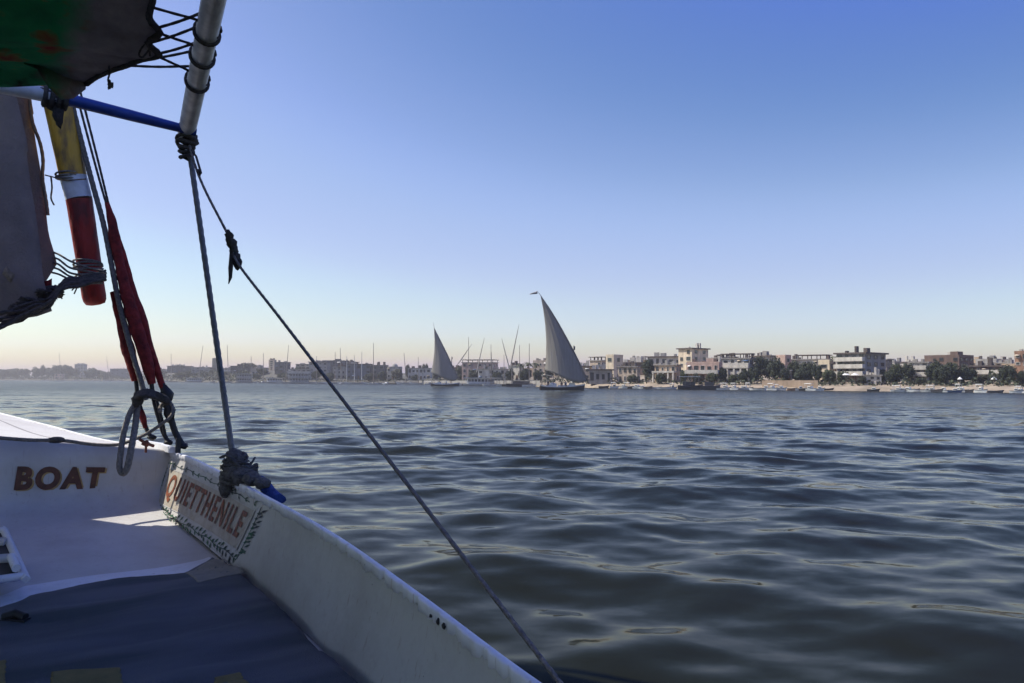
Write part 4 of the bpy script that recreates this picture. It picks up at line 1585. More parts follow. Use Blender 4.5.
r1, Lq, xc, L, rz1 = sailing_felucca('larger nearer felucca with tall grey sail and white stern canopy', 562, 390,
    (541, 584), [(540.6, 296), (549.5, 309), (558, 323), (566, 337.5), (574, 352.5), (581, 367), (587.3, 380.8)],
    [(540.6, 296), (543.3, 310), (545.2, 325), (546.2, 340), (546.0, 356), (545, 370)],
    [(545, 370), (554, 373.5), (563, 378), (571, 381.5), (580, 383), (587.3, 380.8)], (574, 345.5), (537.5, 292), (541.5, 554, 375.6), 1)
base = r1.location
R1 = Matrix.Rotation(rz1, 4, 'Z')


def on1(x, y, z, R_=R1, b=base):
    return b + R_ @ Vector((x, y, z))


person('man in white robe standing high beside mast of larger felucca', on1(xc + L * 0.22, 0.1, 1.62), rz1 + 0.3, 'stand', 'robew', 'robew')
MB_ = MB().box((xc + L * 0.22, 0.1, 1.11), (1.6, 1.4, 1.0), taper=0.9)
MB_.build('cabin_top', M['boatwhite'], r1)
person('person in dark robe seated amidships on larger felucca', on1(xc - L * 0.02, -L * 0.12, 1.13), rz1, 'sit', 'robed', 'robed')
person('person in blue robe seated amidships on larger felucca', on1(xc + L * 0.07, -L * 0.12, 1.13), rz1 + 0.3, 'sit', 'robeb', 'robed')
person('person in pale headcloth seated at stern of larger felucca', on1(xc - L * 0.33, -L * 0.11, 1.25), rz1 - 0.3, 'sit', 'robed', 'robew')
r2, Lq2, xc2, L2, rz2 = sailing_felucca('smaller farther felucca with plain grey sail, left of the other', 446, 386.2,
    (431.5, 459), [(434, 328), (438, 336), (442.5, 345), (447, 354), (450.5, 362), (454.5, 371), (458.2, 378)],
    [(434, 328), (434.6, 340), (434.3, 352), (432.8, 364), (431, 372.5)],
    [(431, 372.5), (437, 375), (444, 378.5), (450, 381), (455, 381), (458.2, 378)], (451.8, 356.5), (433.4, 322.5), (431.5, 440, 379.6), 2, flag=False)
person('person in white robe seated amidships on smaller felucca', Vector(r2.location) + Matrix.Rotation(rz2, 4, 'Z') @ Vector((xc2 + L2 * 0.03, -L2 * 0.12, 1.13)), rz2, 'sit', 'robew', 'robew')

# kiosk, parasols on the sand
def parasol(label, px, off, ytop, wpx):
    p = at_off(px, off)
    h = max(2.0, 2 + (hor(px) - ytop) / FPX * p.y - p.z)
    R_ = wpx / FPX * p.y / 2
    root = empty('parasol', p, 0, label, 'parasol', 'white parasols on the bank')
    MB().tube([(0, 0, -0.1), (0, 0, h)], 0.05, 6).build('pole', M['mast'], root)
    mb = MB()
    rg = [[Vector((r_ * R_ * math.cos(k * math.pi / 4), r_ * R_ * math.sin(k * math.pi / 4), h + z)) for k in range(8)] for r_, z in ((1, -0.55), (0.6, -0.25), (0.05, 0.02))]
    mb.rings(rg)
    mb.build('canopy', M['cloth'], root)


parasol('white parasol before the biggest dark tree', 960, 9, 377, 5)
parasol('wide white awning parasol at foot of balcony house, left one', 846, 12, 373, 8)
parasol('wide white awning parasol at foot of balcony house, right one', 855, 12, 373, 8)
parasol('small white parasol on sand left of round tree', 994, 10, 377.5, 6)
B('striped white beach kiosk with dark openings below balcony house', 865, 881, 375.8, 12, 'white', fl=1, st=2, cols=3, roof='slab', depth=4, kind='beach_kiosk', cat='kiosk', frame='framed', door=False)
#PART3

# ------------------------------------------------------------------ the boat we sit in (local: +Y to the bow, +X to starboard)
BO = Vector((-1.086, 1.207, 0))
BA = rad(36)
boat = empty('wooden_sailboat', BO, BA, 'white painted wooden sailboat with lettered bulkhead, filling the left foreground', 'boat')
BM = Matrix.Translation(BO) @ Matrix.Rotation(BA, 4, 'Z')
BI = BM.inverted()


def bl(px, py, Y=None, z=None):
    """picture point at world depth Y or height z, in boat coordinates"""
    return BI @ (atY(px, py, Y) if Y is not None else atz(px, py, z))


GU = [-4.6, -4.0, -2.5, -1.0, 0.04, 0.8, 1.75, 3.07, 4.0, 4.8, 5.5, 6.26, 7.8, 9.3, 10.8, 11.7]
GV = [0.90, 1.05, 1.25, 1.40, 1.486, 1.555, 1.655, 1.694, 1.71, 1.70, 1.61, 1.40, 1.05, 0.70, 0.30, 0.03]
GZ = [1.28, 1.26, 1.21, 1.19, 1.20, 1.25, 1.29, 1.35, 1.39, 1.42, 1.43, 1.45, 1.53, 1.61, 1.72, 1.80]


def smooth_curve(xs, ys):
    """monotone-ish cubic through the points"""
    xs, ys = np.array(xs, float), np.array(ys, float)
    d = np.gradient(ys, xs)

    def f(x):
        i = int(np.clip(np.searchsorted(xs, x) - 1, 0, len(xs) - 2))
        h = xs[i + 1] - xs[i]
        t = min(1, max(0, (x - xs[i]) / h))
        return float((2 * t ** 3 - 3 * t ** 2 + 1) * ys[i] + (t ** 3 - 2 * t ** 2 + t) * h * d[i] + (-2 * t ** 3 + 3 * t ** 2) * ys[i + 1] + (t ** 3 - t ** 2) * h * d[i + 1])
    return f


gv, gz = smooth_curve(GU, GV), smooth_curve(GU, GZ)
UB = 5.06            # bulkhead station
CAPW = 0.034
wb = smooth_curve([-4, -2.5, 1.0, 2.8, 3.6, 4.4, 5.03], [0.95, 1.13, 1.46, 1.60, 1.60, 1.575, 1.55])


def ztop(v):
    return 1.657 - 0.134 * math.sqrt(v * v + 0.04)


def rnoise(x, s=0):
    return math.sin(12.9 * x + s) * 0.5 + math.sin(31.7 * x + 2.1 * s) * 0.3 + math.sin(77.1 * x + 1.3 * s) * 0.2


# outer hull
us = list(np.linspace(-4.6, 11.7, 60))
mb = MB()
rg = []
for u in us:
    v, z = max(0.03, gv(u)), gz(u)
    k = min(1, max(0.0, (11.7 - u) / 5.5))
    kz = -0.45 * (0.25 + 0.75 * k)
    vl = v * (0.55 + 0.3 * k)
    rg.append([Vector((v - 0.012, u, z - 0.03)), Vector((v - 0.004, u, z - 0.14)), Vector((v * (0.9 + 0.06 * k), u, 0.7)), Vector((vl, u, 0.1)), Vector((vl * 0.6, u, kz * 0.8)), Vector((0, u, kz)),
               Vector((-vl * 0.6, u, kz * 0.8)), Vector((-vl, u, 0.1)), Vector((-v * (0.9 + 0.06 * k), u, 0.7)), Vector((-v + 0.004, u, z - 0.14)), Vector((-v + 0.012, u, z - 0.03))])
mb.rings(rg, close=False, caps=False)
mb.add(rg[0], [tuple(range(11))])
mb.build('hull', M['hullwhite'], boat)

# cap rail, both sides, with an uneven hand-painted inner edge
jr = random.Random(21)
for sgn in (1, -1):
    mb = MB()
    rg = []
    for u in np.linspace(-4.6, 11.6, 1100):
        v, z = max(0.045, gv(u)), gz(u)
        e = 0.003 * rnoise(u * 1.7, 1) + jr.uniform(-0.003, 0.003) + (0.006 if rnoise(u * 3.1, 7) > 0.45 else 0)
        t = 0.004 * rnoise(u * 2.3, 5)
        cw = min(CAPW, v * 0.8)
        pr = [(v - 0.003, z - 0.055), (v + t, z - 0.010), (v - 0.006, z - 0.001), (v - cw * 0.5, z + 0.002 + t * 0.5), (v - cw + e + 0.003, z), (v - cw + e, z - 0.005), (v - cw + e + 0.001, z - 0.04 + 2 * e)]
        rg.append([Vector((sgn * a, u, b)) for a, b in pr])
    mb.rings(rg)
    mb.build('cap_rail', M['railwhite'], boat)

# inner side wall
WROWS = 12


def wallp(u, s, off=0.0):
    """inner wall: s=0 under the cap rail, s=1 at the floor"""
    vt, zt = gv(u) - CAPW + 0.008, gz(u) - 0.03
    zb = lerp([3.0, 4.2, 5.0], [0.85, 0.95, 1.04], u)
    v = vt + (wb(u) - vt) * max(0.0, s) ** 1.25
    return Vector((v - off, u, zt + (zb - zt) * s))


def wallz(u, z, off=0.0):
    zt = gz(u) - 0.03
    zb = lerp([3.0, 4.2, 5.0], [0.85, 0.95, 1.04], u)
    return wallp(u, (zt - z) / (zt - zb), off)


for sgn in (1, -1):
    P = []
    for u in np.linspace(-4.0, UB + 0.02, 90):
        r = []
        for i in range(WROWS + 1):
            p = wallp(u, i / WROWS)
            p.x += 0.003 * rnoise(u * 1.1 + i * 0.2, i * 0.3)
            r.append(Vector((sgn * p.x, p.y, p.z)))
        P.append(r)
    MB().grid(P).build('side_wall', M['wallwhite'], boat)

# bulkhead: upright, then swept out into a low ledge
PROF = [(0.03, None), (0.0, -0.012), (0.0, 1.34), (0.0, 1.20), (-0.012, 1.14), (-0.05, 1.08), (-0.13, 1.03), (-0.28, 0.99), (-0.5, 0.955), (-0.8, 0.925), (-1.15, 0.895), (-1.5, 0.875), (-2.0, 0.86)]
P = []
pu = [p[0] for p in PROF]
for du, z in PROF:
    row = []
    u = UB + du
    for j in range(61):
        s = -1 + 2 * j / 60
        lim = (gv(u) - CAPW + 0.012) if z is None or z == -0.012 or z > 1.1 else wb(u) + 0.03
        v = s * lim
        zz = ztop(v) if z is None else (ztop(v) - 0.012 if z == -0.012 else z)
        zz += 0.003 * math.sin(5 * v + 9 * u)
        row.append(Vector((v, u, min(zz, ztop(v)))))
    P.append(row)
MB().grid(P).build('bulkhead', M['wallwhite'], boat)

# cockpit sole
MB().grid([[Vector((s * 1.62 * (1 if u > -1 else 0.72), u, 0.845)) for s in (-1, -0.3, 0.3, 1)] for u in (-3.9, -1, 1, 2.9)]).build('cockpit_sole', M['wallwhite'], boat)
MB().grid([[Vector((s * 0.98, -3.95, z)) for s in (-1, 1)] for z in (0.84, 1.24)]).build('stern_board', M['wallwhite'], boat)

# foredeck with plank seams
mb = MB()
P, uv = [], []
for i, u in enumerate(np.linspace(UB + 0.03, 11.55, 40)):
    row = []
    wv = max(0.02, gv(u) - 0.04)
    cmb = lerp([UB, 8, 11.5], [1, 0.75, 0.2], u)
    for j in range(33):
        s = -1 + 2 * j / 32
        v = s * wv
        edge = gz(u) - 0.006
        z = edge + (ztop(v * 1.66 / wv if wv > 0 else 0) - ztop(1.66)) * cmb
        row.append(Vector((v, u, z)))
        uv.append((s * 0.5 + 0.5, u * 0.25))
    P.append(row)
mb.grid(P)
mb.uv = uv
mb.build('foredeck', M['deck'], boat)

# toe board at the shroud foot, its end dark
tb0, tb1 = bl(145, 441, z=1.54), bl(191, 455, z=1.43)
pts = []
mb = MB()
rows = []
for i in range(9):
    t = i / 8
    u = UB - 0.12 + 1.0 * (1 - t)
    v = gv(u) - 0.05
    h = 0.05 + 0.010 * rnoise(t * 0.6, 3)
    rows.append([Vector((v - 0.02, u, gz(u))), Vector((v - 0.02, u, gz(u) + h)), Vector((v + 0.02, u, gz(u) + h)), Vector((v + 0.02, u, gz(u)))])
mb.rings(rows, sm=False)
mb.build('toe_board', M['railwhite'], boat)
MB().box((gv(UB - 0.13) - 0.012, UB - 0.13, gz(UB) + 0.045), (0.035, 0.03, 0.14)).build('end_post', M['black'], boat)

# mast
MB().tube([(0, 5.6, -0.3), (0, 5.6, 4), (0, 5.6, 8.2)], [0.13, 0.12, 0.08], 14).build('mast', M['mast'], boat)

# slatted hatch low in the bulkhead at the left: white frame, dark gap, two slats
h1, h2 = bl(5, 533, z=1.10), bl(25, 578, z=0.965)
h3, h4 = bl(-70, 531, z=1.10), bl(-70, 592, z=0.965)
hn = (h2 - h1).cross(h3 - h1).normalized()
if hn.z < 0:
    hn = -hn
mb = MB()
for a_, b_ in ((h1 + (h1 - h2) * 0.05, h2 + (h2 - h1) * 0.07), (h1, h3), (h2, h4)):
    mb.tube([a_ + hn * 0.012, b_ + hn * 0.012], 0.022, 4)
hatch = mb.build('hatch', M['railwhite'], boat)
mb = MB()
mb.grid([[h1 + hn * 0.006, h3 + hn * 0.006], [h2 + hn * 0.006, h4 + hn * 0.006]])
mb.build('gap', M['black'], hatch)
for k, t in enumerate((0.30, 0.66)):
    c0, c1 = h1.lerp(h2, t), h3.lerp(h4, t)
    mb = MB()
    mb.tube([c0.lerp(c1, 0.055) + hn * 0.014, c0.lerp(c1, 0.5) + hn * 0.014, c1 + hn * 0.014], 0.034, 4)
    mb.build('slat', M['wallwhite'], hatch)
MB().tube([h2.lerp(h1, 0.30).lerp(h4, 0.07) + hn * 0.05, h2.lerp(h1, 0.04).lerp(h4, 0.07) + hn * 0.05], 0.022, 8).build('bolt', M['railwhite'], hatch)


# ---- painted lettering
def text_mesh(txt, bold=0.0, space=1.0):
    cu = bpy.data.curves.new('lettering', 'FONT')
    cu.body = txt
    cu.offset = bold
    cu.space_character = space
    cu.resolution_u = 4
    o = bpy.data.objects.new('lettering', cu)
    COL.objects.link(o)
    dg = bpy.context.evaluated_depsgraph_get()
    dg.update()
    me = o.evaluated_get(dg).to_mesh()
    vs = np.array([v.co[:2] for v in me.vertices])
    fs = [tuple(p.vertices) for p in me.polygons]
    o.evaluated_get(dg).to_mesh_clear()
    bpy.data.objects.remove(o)
    lo, hi = vs.min(0), vs.max(0)
    return (vs - lo) / (hi - lo), fs


def ink(name, ab, fs, fn, mt, parent):
    mb = MB()
    mb.add([fn(a, b) for a, b in ab], fs)
    return mb.build(name, mt, parent)


def quadmap(c, a, b):
    """c: tl, tr, br, bl"""
    top = c[0].lerp(c[1], a)
    bot = c[3].lerp(c[2], a)
    return bot.lerp(top, b)


def on_bulkhead(px, py):
    o_ = BI @ CAM
    q = bl(px, py, Y=3.0)
    d = q - o_
    t = (UB - o_.y) / d.y
    return o_ + d * t


bc = [on_bulkhead(*p) for p in ((17.5, 466), (105.5, 467), (101.5, 489), (13.5, 490.5))]
vs_, fs_ = text_mesh('BOAT', 0.05, 1.2)


def bfn(dx, dz, off):
    def f(a, b):
        p = quadmap(bc, a, b)
        return Vector((p.x + dx, UB - off, p.z + dz))
    return f


ink('letter_edge', vs_, fs_, bfn(0.012, -0.008, 0.003), M['letteredge'], boat)
ink('lettering', vs_, fs_, bfn(0, 0, 0.0055), M['letter'], boat)


def on_wall(px, py):
    o_ = BI @ CAM
    d = bl(px, py, Y=3.0) - o_
    t = 2.0
    for _ in range(60):
        p = o_ + d * t
        q = wallz(min(p.y, UB + 0.2), p.z)
        t += (q.x - p.x) / d.x * 0.7
    p = o_ + d * t
    return p


sc_ = [on_wall(*p) for p in ((171.5, 471), (252.5, 511.5), (236.5, 546), (161, 500.5))]


def sfn(off):
    def f(a, b):
        p = quadmap(sc_, a, b)
        return wallz(p.y, p.z, off)
    return f


n_ = 24
sg = MB()
sg.grid([[sfn(0.003)(-0.02 + 1.04 * i / n_, -0.06 + 1.12 * j / 6) for j in range(7)] for i in range(n_ + 1)])
sign = sg.build('name_panel', M['signpanel'], boat)
vs_, fs_ = text_mesh('QUIETTHENILE', 0.026, 1.3)
vs_ = vs_ * np.array([0.95, 0.88]) + np.array([0.025, 0.06])
ink('lettering', vs_, fs_, sfn(0.008), M['signred'], sign)
mb = MB()
for a0, a1, b0, b1 in ((-0.02, 1.02, 1.055, 1.08), (-0.02, 1.02, -0.08, -0.055), (-0.025, -0.019, -0.08, 1.08), (1.019, 1.025, -0.08, 1.08)):
    mb.grid([[sfn(0.006)(a0 + (a1 - a0) * i / 16, b0 + (b1 - b0) * j) for j in range(2)] for i in range(17)])
mb.build('panel_border', M['wallwhite'], sign)
# painted laurel round the panel
mb = MB()
rl = random.Random(5)
fn = sfn(0.004)


def leafmark(a, b, da, db, wdt):
    p0, p3 = Vector((a, b)), Vector((a + da, b + db))
    mid = (p0 + p3) / 2
    nn = Vector((-(p3 - p0).y * 0.30, (p3 - p0).x * 1.0))
    if nn.length > 0:
        nn = nn.normalized() * wdt
    pts = [p0, mid + Vector((nn.x * 0.16, nn.y)), p3, mid - Vector((nn.x * 0.16, nn.y))]
    mb.add([fn(q.x, q.y) for q in pts], [(0, 1, 2, 3)])


for k in range(26):
    a = 0.0 + k * 0.041 + rl.uniform(-0.01, 0.01)
    for sd in (-1, 1):
        leafmark(a, -0.27 + 0.03 * math.sin(k), 0.028, sd * rl.uniform(0.10, 0.20), 0.05)
    if k % 2 == 0 and k < 30:
        for sd in (-1, 1):
            leafmark(a, 1.22, 0.026, sd * rl.uniform(0.05, 0.11), 0.03)
for k in range(9):
    for e, sg_ in ((1.045, 1), (-0.045, -1)):
        leafmark(e, -0.1 + k * 0.14, sg_ * rl.uniform(0.03, 0.075), rl.uniform(-0.1, 0.14), 0.045)
        leafmark(e + 0.025 * sg_, -0.05 + k * 0.14, sg_ * rl.uniform(0.03, 0.05), rl.uniform(0.06, 0.16), 0.04)
for b0_, a0_, a1_ in ((-0.27, -0.06, 1.06), (1.22, -0.06, 0.95)):
    mb.grid([[fn(a0_ + (a1_ - a0_) * i / 30, b0_ + 0.012 * (2 * j - 1) + 0.03 * math.sin(i)) for j in range(2)] for i in range(31)])
for a0_ in (1.06, -0.06):
    mb.grid([[fn(a0_ + 0.003 * (2 * j - 1), -0.27 + 1.49 * i / 20) for j in range(2)] for i in range(21)])
mb.build('leaf_border', M['leafpaint'], sign)

# paint chips down to dark wood on the rail
for px, py in ((361, 561), (422, 601), (430, 605), (432, 609)):
    p = bl(px, py, z=1.27)
    u = p.y
    v = gv(u) - CAPW - 0.001
    r_ = 0.006 if px < 430 else 0.010
    MB().blob((v + 0.002, u, gz(u) - (0.028 if py > 600 else 0.02)), (0.006, r_, r_), px, amp=0.2).build('paint_chip', M['black'], boat)

# ------------------------------------------------------------------ awning frame of the boat
corner_w = atY(187, 131, 4.9)
near_w = atY(214.5, -4, 3.45)
corner = BI @ corner_w
near = BI @ near_w
aft = corner + (near - corner) * 3.9
MB().tube([corner + (corner - near) * 0.07, corner.lerp(near, 0.5), near, aft], [0.052, 0.0535, 0.054, 0.054], 16).build('awning_rail', M['silver'], boat)
# cross beam: white inboard end, blue outboard end
cb_a = BI @ atY(196, 132, 4.86)
cb_b = BI @ atY(62, 98, 4.45)
cb_c = BI @ atY(-2, 85, 4.25)
MB().tube([cb_a, cb_a.lerp(cb_b, 0.5), cb_b], [0.026, 0.034, 0.038], 12).build('cross_beam', M['bluepole'], boat)
far_p = cb_b + (cb_b - cb_a) * 2.3
far_p.z = cb_b.z + 0.16
MB().tube([cb_b, cb_c, far_p], [0.042, 0.045, 0.045], 12).build('cross_beam_end', M['polewhite'], boat)
MB().tube([Vector((aft.x, aft.y, 0.86)), aft], 0.04, 10).build('rear_post', M['silver'], boat)
pr0 = Vector((-1.95, corner.y, corner.z + 0.1))
pr1 = Vector((-1.95, aft.y, aft.z))
MB().tube([pr0, pr1], 0.05, 12).build('awning_rail', M['silver'], boat)
for q in (pr0, pr1):
    MB().tube([Vector((-gv(q.y) + 0.06, q.y, gz(q.y) - 0.02)), q], 0.035, 10).build('rear_post', M['silver'], boat)
MB().tube([aft, pr1], 0.04, 10).build('cross_beam', M['polewhite'], boat)

# stanchion: twisted bar from gunwale to corner
p0 = BI @ atY(234.5, 470, 5.02)
p1 = BI @ atY(187.5, 136, 4.9)
pts = [p0.lerp(p1, t) for t in np.linspace(0, 1, 90)]
mb = MB()
mb.tube(pts, [0.027 - 0.003 * (i / 89) for i in range(90)], 6, twist=0.42, ecc=0.72)
mb.build('stanchion', M['steel'], boat)


def rope(pts, r, mk, name, label, cat='rope', group=None, parent=None, n=6, strands=True, base=None):
    """smooth laid rope through world points"""
    P = catmull(pts)
    b0 = Vector(base) if base is not None else (P[0].copy() if parent is None else Vector((0, 0, 0)))
    mb = MB()
    mb.tube([p - b0 for p in P], r, n, twist=0.55 if strands else 0, ecc=0.8 if strands else 1)
    o = mb.build(name, M[mk], parent, b0 if parent is None else None)
    if label:
        tag(o, label, cat, group)
    return o


def catmull(pts, step=None):
    pts = [Vector(p) for p in pts]
    if len(pts) == 2:
        return [pts[0].lerp(pts[1], t) for t in np.linspace(0, 1, 60)]
    ext = [pts[0] * 2 - pts[1]] + pts + [pts[-1] * 2 - pts[-2]]
    out = []
    for i in range(1, len(ext) - 2):
        a, b, c, d = ext[i - 1:i + 3]
        n = max(3, min(40, int((c - b).length / 0.03)))
        for k in range(n):
            t = k / n
            out.append(0.5 * ((2 * b) + (c - a) * t + (2 * a - 5 * b + 4 * c - d) * t * t + (3 * b - a - 3 * c + d) * t ** 3))
    out.append(pts[-1])
    return out


# wire wraps at the corner (parts of the boat)
mb = MB()
for k in range(5):
    c = corner + Vector((0.0, 0, -0.05 - 0.03 * k))
    R_ = [0.06, 0.058, 0.045, 0.042, 0.036][k]
    mb.tube([c + Vector((R_ * math.cos(a), R_ * math.sin(a), 0.01 * math.sin(2 * a + k))) for a in np.linspace(0, 6.28, 14)], 0.012, 6)
mb.blob(corner + Vector((0.02, 0.0, -0.06)), (0.055, 0.05, 0.05), 8, amp=0.2)
mb.build('corner_lashing', M['ropedark'], boat)
mb = MB()
kn = BI @ atY(55, 97, 4.44)
mb.blob(kn, (0.07, 0.07, 0.065), 4, amp=0.25)
mb.blob(kn + Vector((0.02, 0, -0.09)), (0.03, 0.03, 0.08), 5, amp=0.3)
for k in range(4):
    mb.tube([kn + Vector((-0.05 + 0.035 * k + 0.004 * math.sin(a), 0.06 * math.cos(a), 0.06 * math.sin(a))) for a in np.linspace(0, 6.28, 14)], 0.013, 6)
mb.build('beam_lashing', M['ropedark'], boat)

# rag wound round the stanchion foot
mb = MB()
A5 = 5.0
for (px, py, rx, rz_, sd) in ((235, 462, .055, .075, 1), (237, 472, .075, .06, 2), (229, 480, .055, .07, 3), (243, 476, .075, .06, 4), (252, 479, .06, .045, 5), (226, 489, .045, .05, 6), (262, 483, .05, .035, 7), (234, 455, .045, .04, 8)):
    mb.blob(bl(px, py, Y=A5 - 0.03 - (px - 235) * 0.008), (rx, rx, rz_), sd, amp=0.10, nu=18, nv=12)
for k in range(14):
    t = k / 13
    c = bl(235.5 + 1.5 * math.sin(k), 455 + 24 * t, Y=A5 - 0.01)
    R_ = 0.05 + 0.03 * t
    mb.tube([c + Vector((R_ * math.cos(a), R_ * math.sin(a), 0.02 * math.sin(a + k))) for a in np.linspace(0, 6.28, 14)], 0.014, 6, twist=0.5, ecc=0.8)
rr5 = random.Random(8)
for k in range(40):
    t0 = rr5.uniform(0, 0.6)
    ctr_ = bl(232 + 26 * t0, 462 + 18 * t0 + rr5.uniform(-6, 6), Y=A5 - 0.03)
    R1_, R2_ = rr5.uniform(0.062, 0.082), rr5.uniform(0.055, 0.075)
    a0_ = rr5.uniform(2.2, 4.2)
    tl_ = rr5.uniform(-0.5, 0.5)
    mb.tube([ctr_ + Vector((R1_ * math.cos(a), R1_ * math.sin(a), tl_ * R2_ * math.cos(a) + 0.012 * math.sin(3 * a + k))) for a in np.linspace(a0_, a0_ + rr5.uniform(1.8, 3.2), 12)], rr5.uniform(0.006, 0.011), 6, twist=0.5, ecc=0.75)
for k in range(260):
    c = bl(rr5.uniform(224, 246), rr5.uniform(458, 490), Y=A5 - 0.05)
    d = Vector((rr5.gauss(0, 1), rr5.gauss(0, 1), rr5.gauss(-.3, 1))).normalized()
    mb.tube([c, c + d * 0.018, c + d * 0.028 + Vector((0, 0, -0.010))], 0.0022, 4)
bp_ = BM @ p0
o = MB()
o.v = [tuple((BM @ Vector(v)) - bp_) for v in mb.v]
o.f, o.mi, o.sm = mb.f, mb.mi, mb.sm
rg_ = tag(o.build('rag_wrap', M['rag'], None, bp_), 'grey frayed rag bundle wound round foot of the thin post', 'rag')
mb = MB()
P = []
for i in range(9):
    t = i / 8
    c = (BM @ bl(258 + 21 * t, 480 + 19 * t, Y=4.86 - 0.16 * t)) - bp_
    P.append([c + Vector((0.0, 0, 0.03 * math.cos(a) - 0.0)) + Vector((0.035, 0.02, 0)) * math.sin(a) * (1 + 0.3 * math.sin(5 * t + a)) for a in [k * math.pi / 5 for k in range(10)]])
mb.rings(P)
mb.build('blue_end', M['bluerag'], rg_)

# ------------------------------------------------------------------ stay line from the awning corner down to the rail
st = [atY(189, 143, 4.88), atY(195, 165, 4.75), atY(206, 192, 4.6), atY(232, 243, 4.35), atY(237, 262, 4.25)]
st_b = atY(560, 683, 2.02)
lo = [st[-1].lerp(st_b, t) for t in (0.25, 0.5, 0.75, 1.0, 1.12)]
stay = rope(st + lo, 0.0085, 'rope', 'stay_line', 'thin grey stay rope slanting from awning corner down to the gunwale', 'rope')
b0 = stay.location
mb = MB()
for k, (px, py, r_) in enumerate(((229, 236, .022), (232, 243, .024), (234, 250, .022), (236.5, 257, .02), (238, 263, .024))):
    mb.blob(atY(px, py, 4.32) - b0, (r_, r_, r_ * 1.3), k, amp=0.25)
mb.tube([atY(232, 252, 4.3) - b0, atY(230.5, 268, 4.3) - b0, atY(230.5, 277, 4.3) - b0, atY(228.5, 284, 4.3) - b0], [0.016, 0.017, 0.013, 0.003], 7, twist=0.5, ecc=0.75)
mb.build('knot', M['ropedark'], stay)
mb = MB()
mb.blob(atY(199.5, 172, 4.66) - b0, (.012, .012, .02), 2, amp=0.3)
mb.tube([atY(191, 150, 4.84) - b0, atY(196, 156, 4.8) - b0, atY(199, 166, 4.72) - b0, atY(201, 173, 4.66) - b0], 0.007, 6)
mb.build('tied_tail', M['ropedark'], stay)

# ------------------------------------------------------------------ awning canopy (lashed to the rail)
can_p = atY(60, 40, 3.9)
CL = BI
edge_px = [(150, -40, 3.2), (153, -5, 3.5), (149, 18, 3.62), (160, 33, 3.7), (148, 43, 3.76), (159, 55, 3.85), (140, 60, 3.95), (125, 66, 4.02), (112, 70, 4.08), (96, 77, 4.16), (86, 84, 4.24)]
edge = [BI @ atY(*p) for p in edge_px]
canopy = empty('awning_canopy', BM @ Vector((0.2, 1.6, 3.4)), BA, 'worn dark awning cloth with green red and yellow print, lashed at top left', 'awning')
CO = Vector((0.2, 1.6, 3.4))
mb = MB()
P = []
# rows run from the lashed front right edge inboard to port; columns along the edge
cu_ = catmull(edge)
ne = 72
cum = np.cumsum([0] + [(cu_[i + 1] - cu_[i]).length for i in range(len(cu_) - 1)])


def edge_at(t):
    s_ = t * cum[-1]
    return Vector([np.interp(s_, cum, [q[k] for q in cu_]) for k in range(3)])


rc = random.Random(3)
NV = 46
fe = edge[-1]
for i in range(NV + 1):
    t = i / NV               # 0 at starboard edge, 1 at port side
    row = []
    for j in range(ne + 1):
        s_ = j / ne          # 0 aft, 1 at front corner
        e = edge_at(min(1, max(0, (s_ - 0.45) / 0.55))) if s_ > 0.45 else None
        if e is None:
            a0 = edge_at(0)
            k = (0.45 - s_) / 0.45
            e = a0 + (aft - corner).normalized() * 3.6 * k + Vector((0.05 * math.sin(9 * k), 0, 0))
        tgt = Vector((-1.95, min(e.y, 3.1) - 0.02 - 0.25 * (s_ if s_ > .8 else 0), corner.z + 0.06 + (aft.z - corner.z) * (1 - s_) * 0.8))
        k = min(1, max(0, (s_ - 0.6) / 0.4))
        tgt += Vector((0, 1.4, 0.3)) * k  # unseen port edge widened and run forward to shade the cockpit
        q = e.lerp(tgt, t)
        wv_ = math.sin(math.pi * min(1, t * 1.05))
        q.z += -0.16 * wv_ * (0.6 + 0.4 * math.sin(3 * s_)) + wv_ * (0.035 * math.sin(21 * s_ + 3 * t) + 0.022 * math.sin(47 * s_ + 7 * t + 1) + 0.025 * math.sin(13 * t + 9 * s_)) + 0.008 * rnoise(s_ * 3 + t, i * .1)
        if s_ > 0.86:        # the front edge is bunched and hangs in a roll
            k = (s_ - 0.86) / 0.14
            q.z -= 0.10 * k * wv_ * (0.8 + 0.3 * math.sin(17 * t))
        row.append(q - CO)
    P.append(row)
mb.sheet(P, (0, 0, -0.008))
mb.build('cloth', M['canopy'], canopy)
mb = MB()
mb.tube([q - CO for q in cu_], 0.018, 8, twist=0.5, ecc=0.8)
mb.build('bolt_rope', M['ropedark'], canopy)
# unseen flap added along the port edge to keep sun off the cockpit
ped = P[-1]
mb = MB()
mb.sheet([[ped[j] + Vector((-0.02 + 0.03 * math.sin(j * 0.6 + i), 0, -1.75 * i / 8)) for j in range(ne + 1)] for i in range(9)], (0.006, 0, 0))
mb.build('added_sun_flap', M['canopy'], canopy)
# hanging corner tail of the cloth
mb = MB()
tp = fe - CO
mb.sheet([[tp + Vector((-0.30 * j / 5, -0.18 * j / 5 + 0.02 * math.sin(j), 0.03 - (0.06 + 0.10 * math.sin(math.pi * min(1, j / 4))) * i / 4 - 0.0)) for j in range(6)] for i in range(5)], (0.006, 0.01, 0))
mb.build('corner_tail', M['canopy'], canopy)
# lashing: zigzag cord from cloth edge to rail, with turns round the rail
lash = empty('lashing_cord', BM @ near, 0, 'dark zigzag cord lacing the awning edge to the silver rail', 'cord')
lb = BM @ near


def rail_pt(px, py):
    """point on the rail's axis nearest this picture row"""
    a_, b_ = corner_w, near_w
    best = min((i / 400 for i in range(-40, 441)), key=lambda t: abs(project(a_.lerp(b_, t))[1] - py))
    return a_.lerp(b_, best)


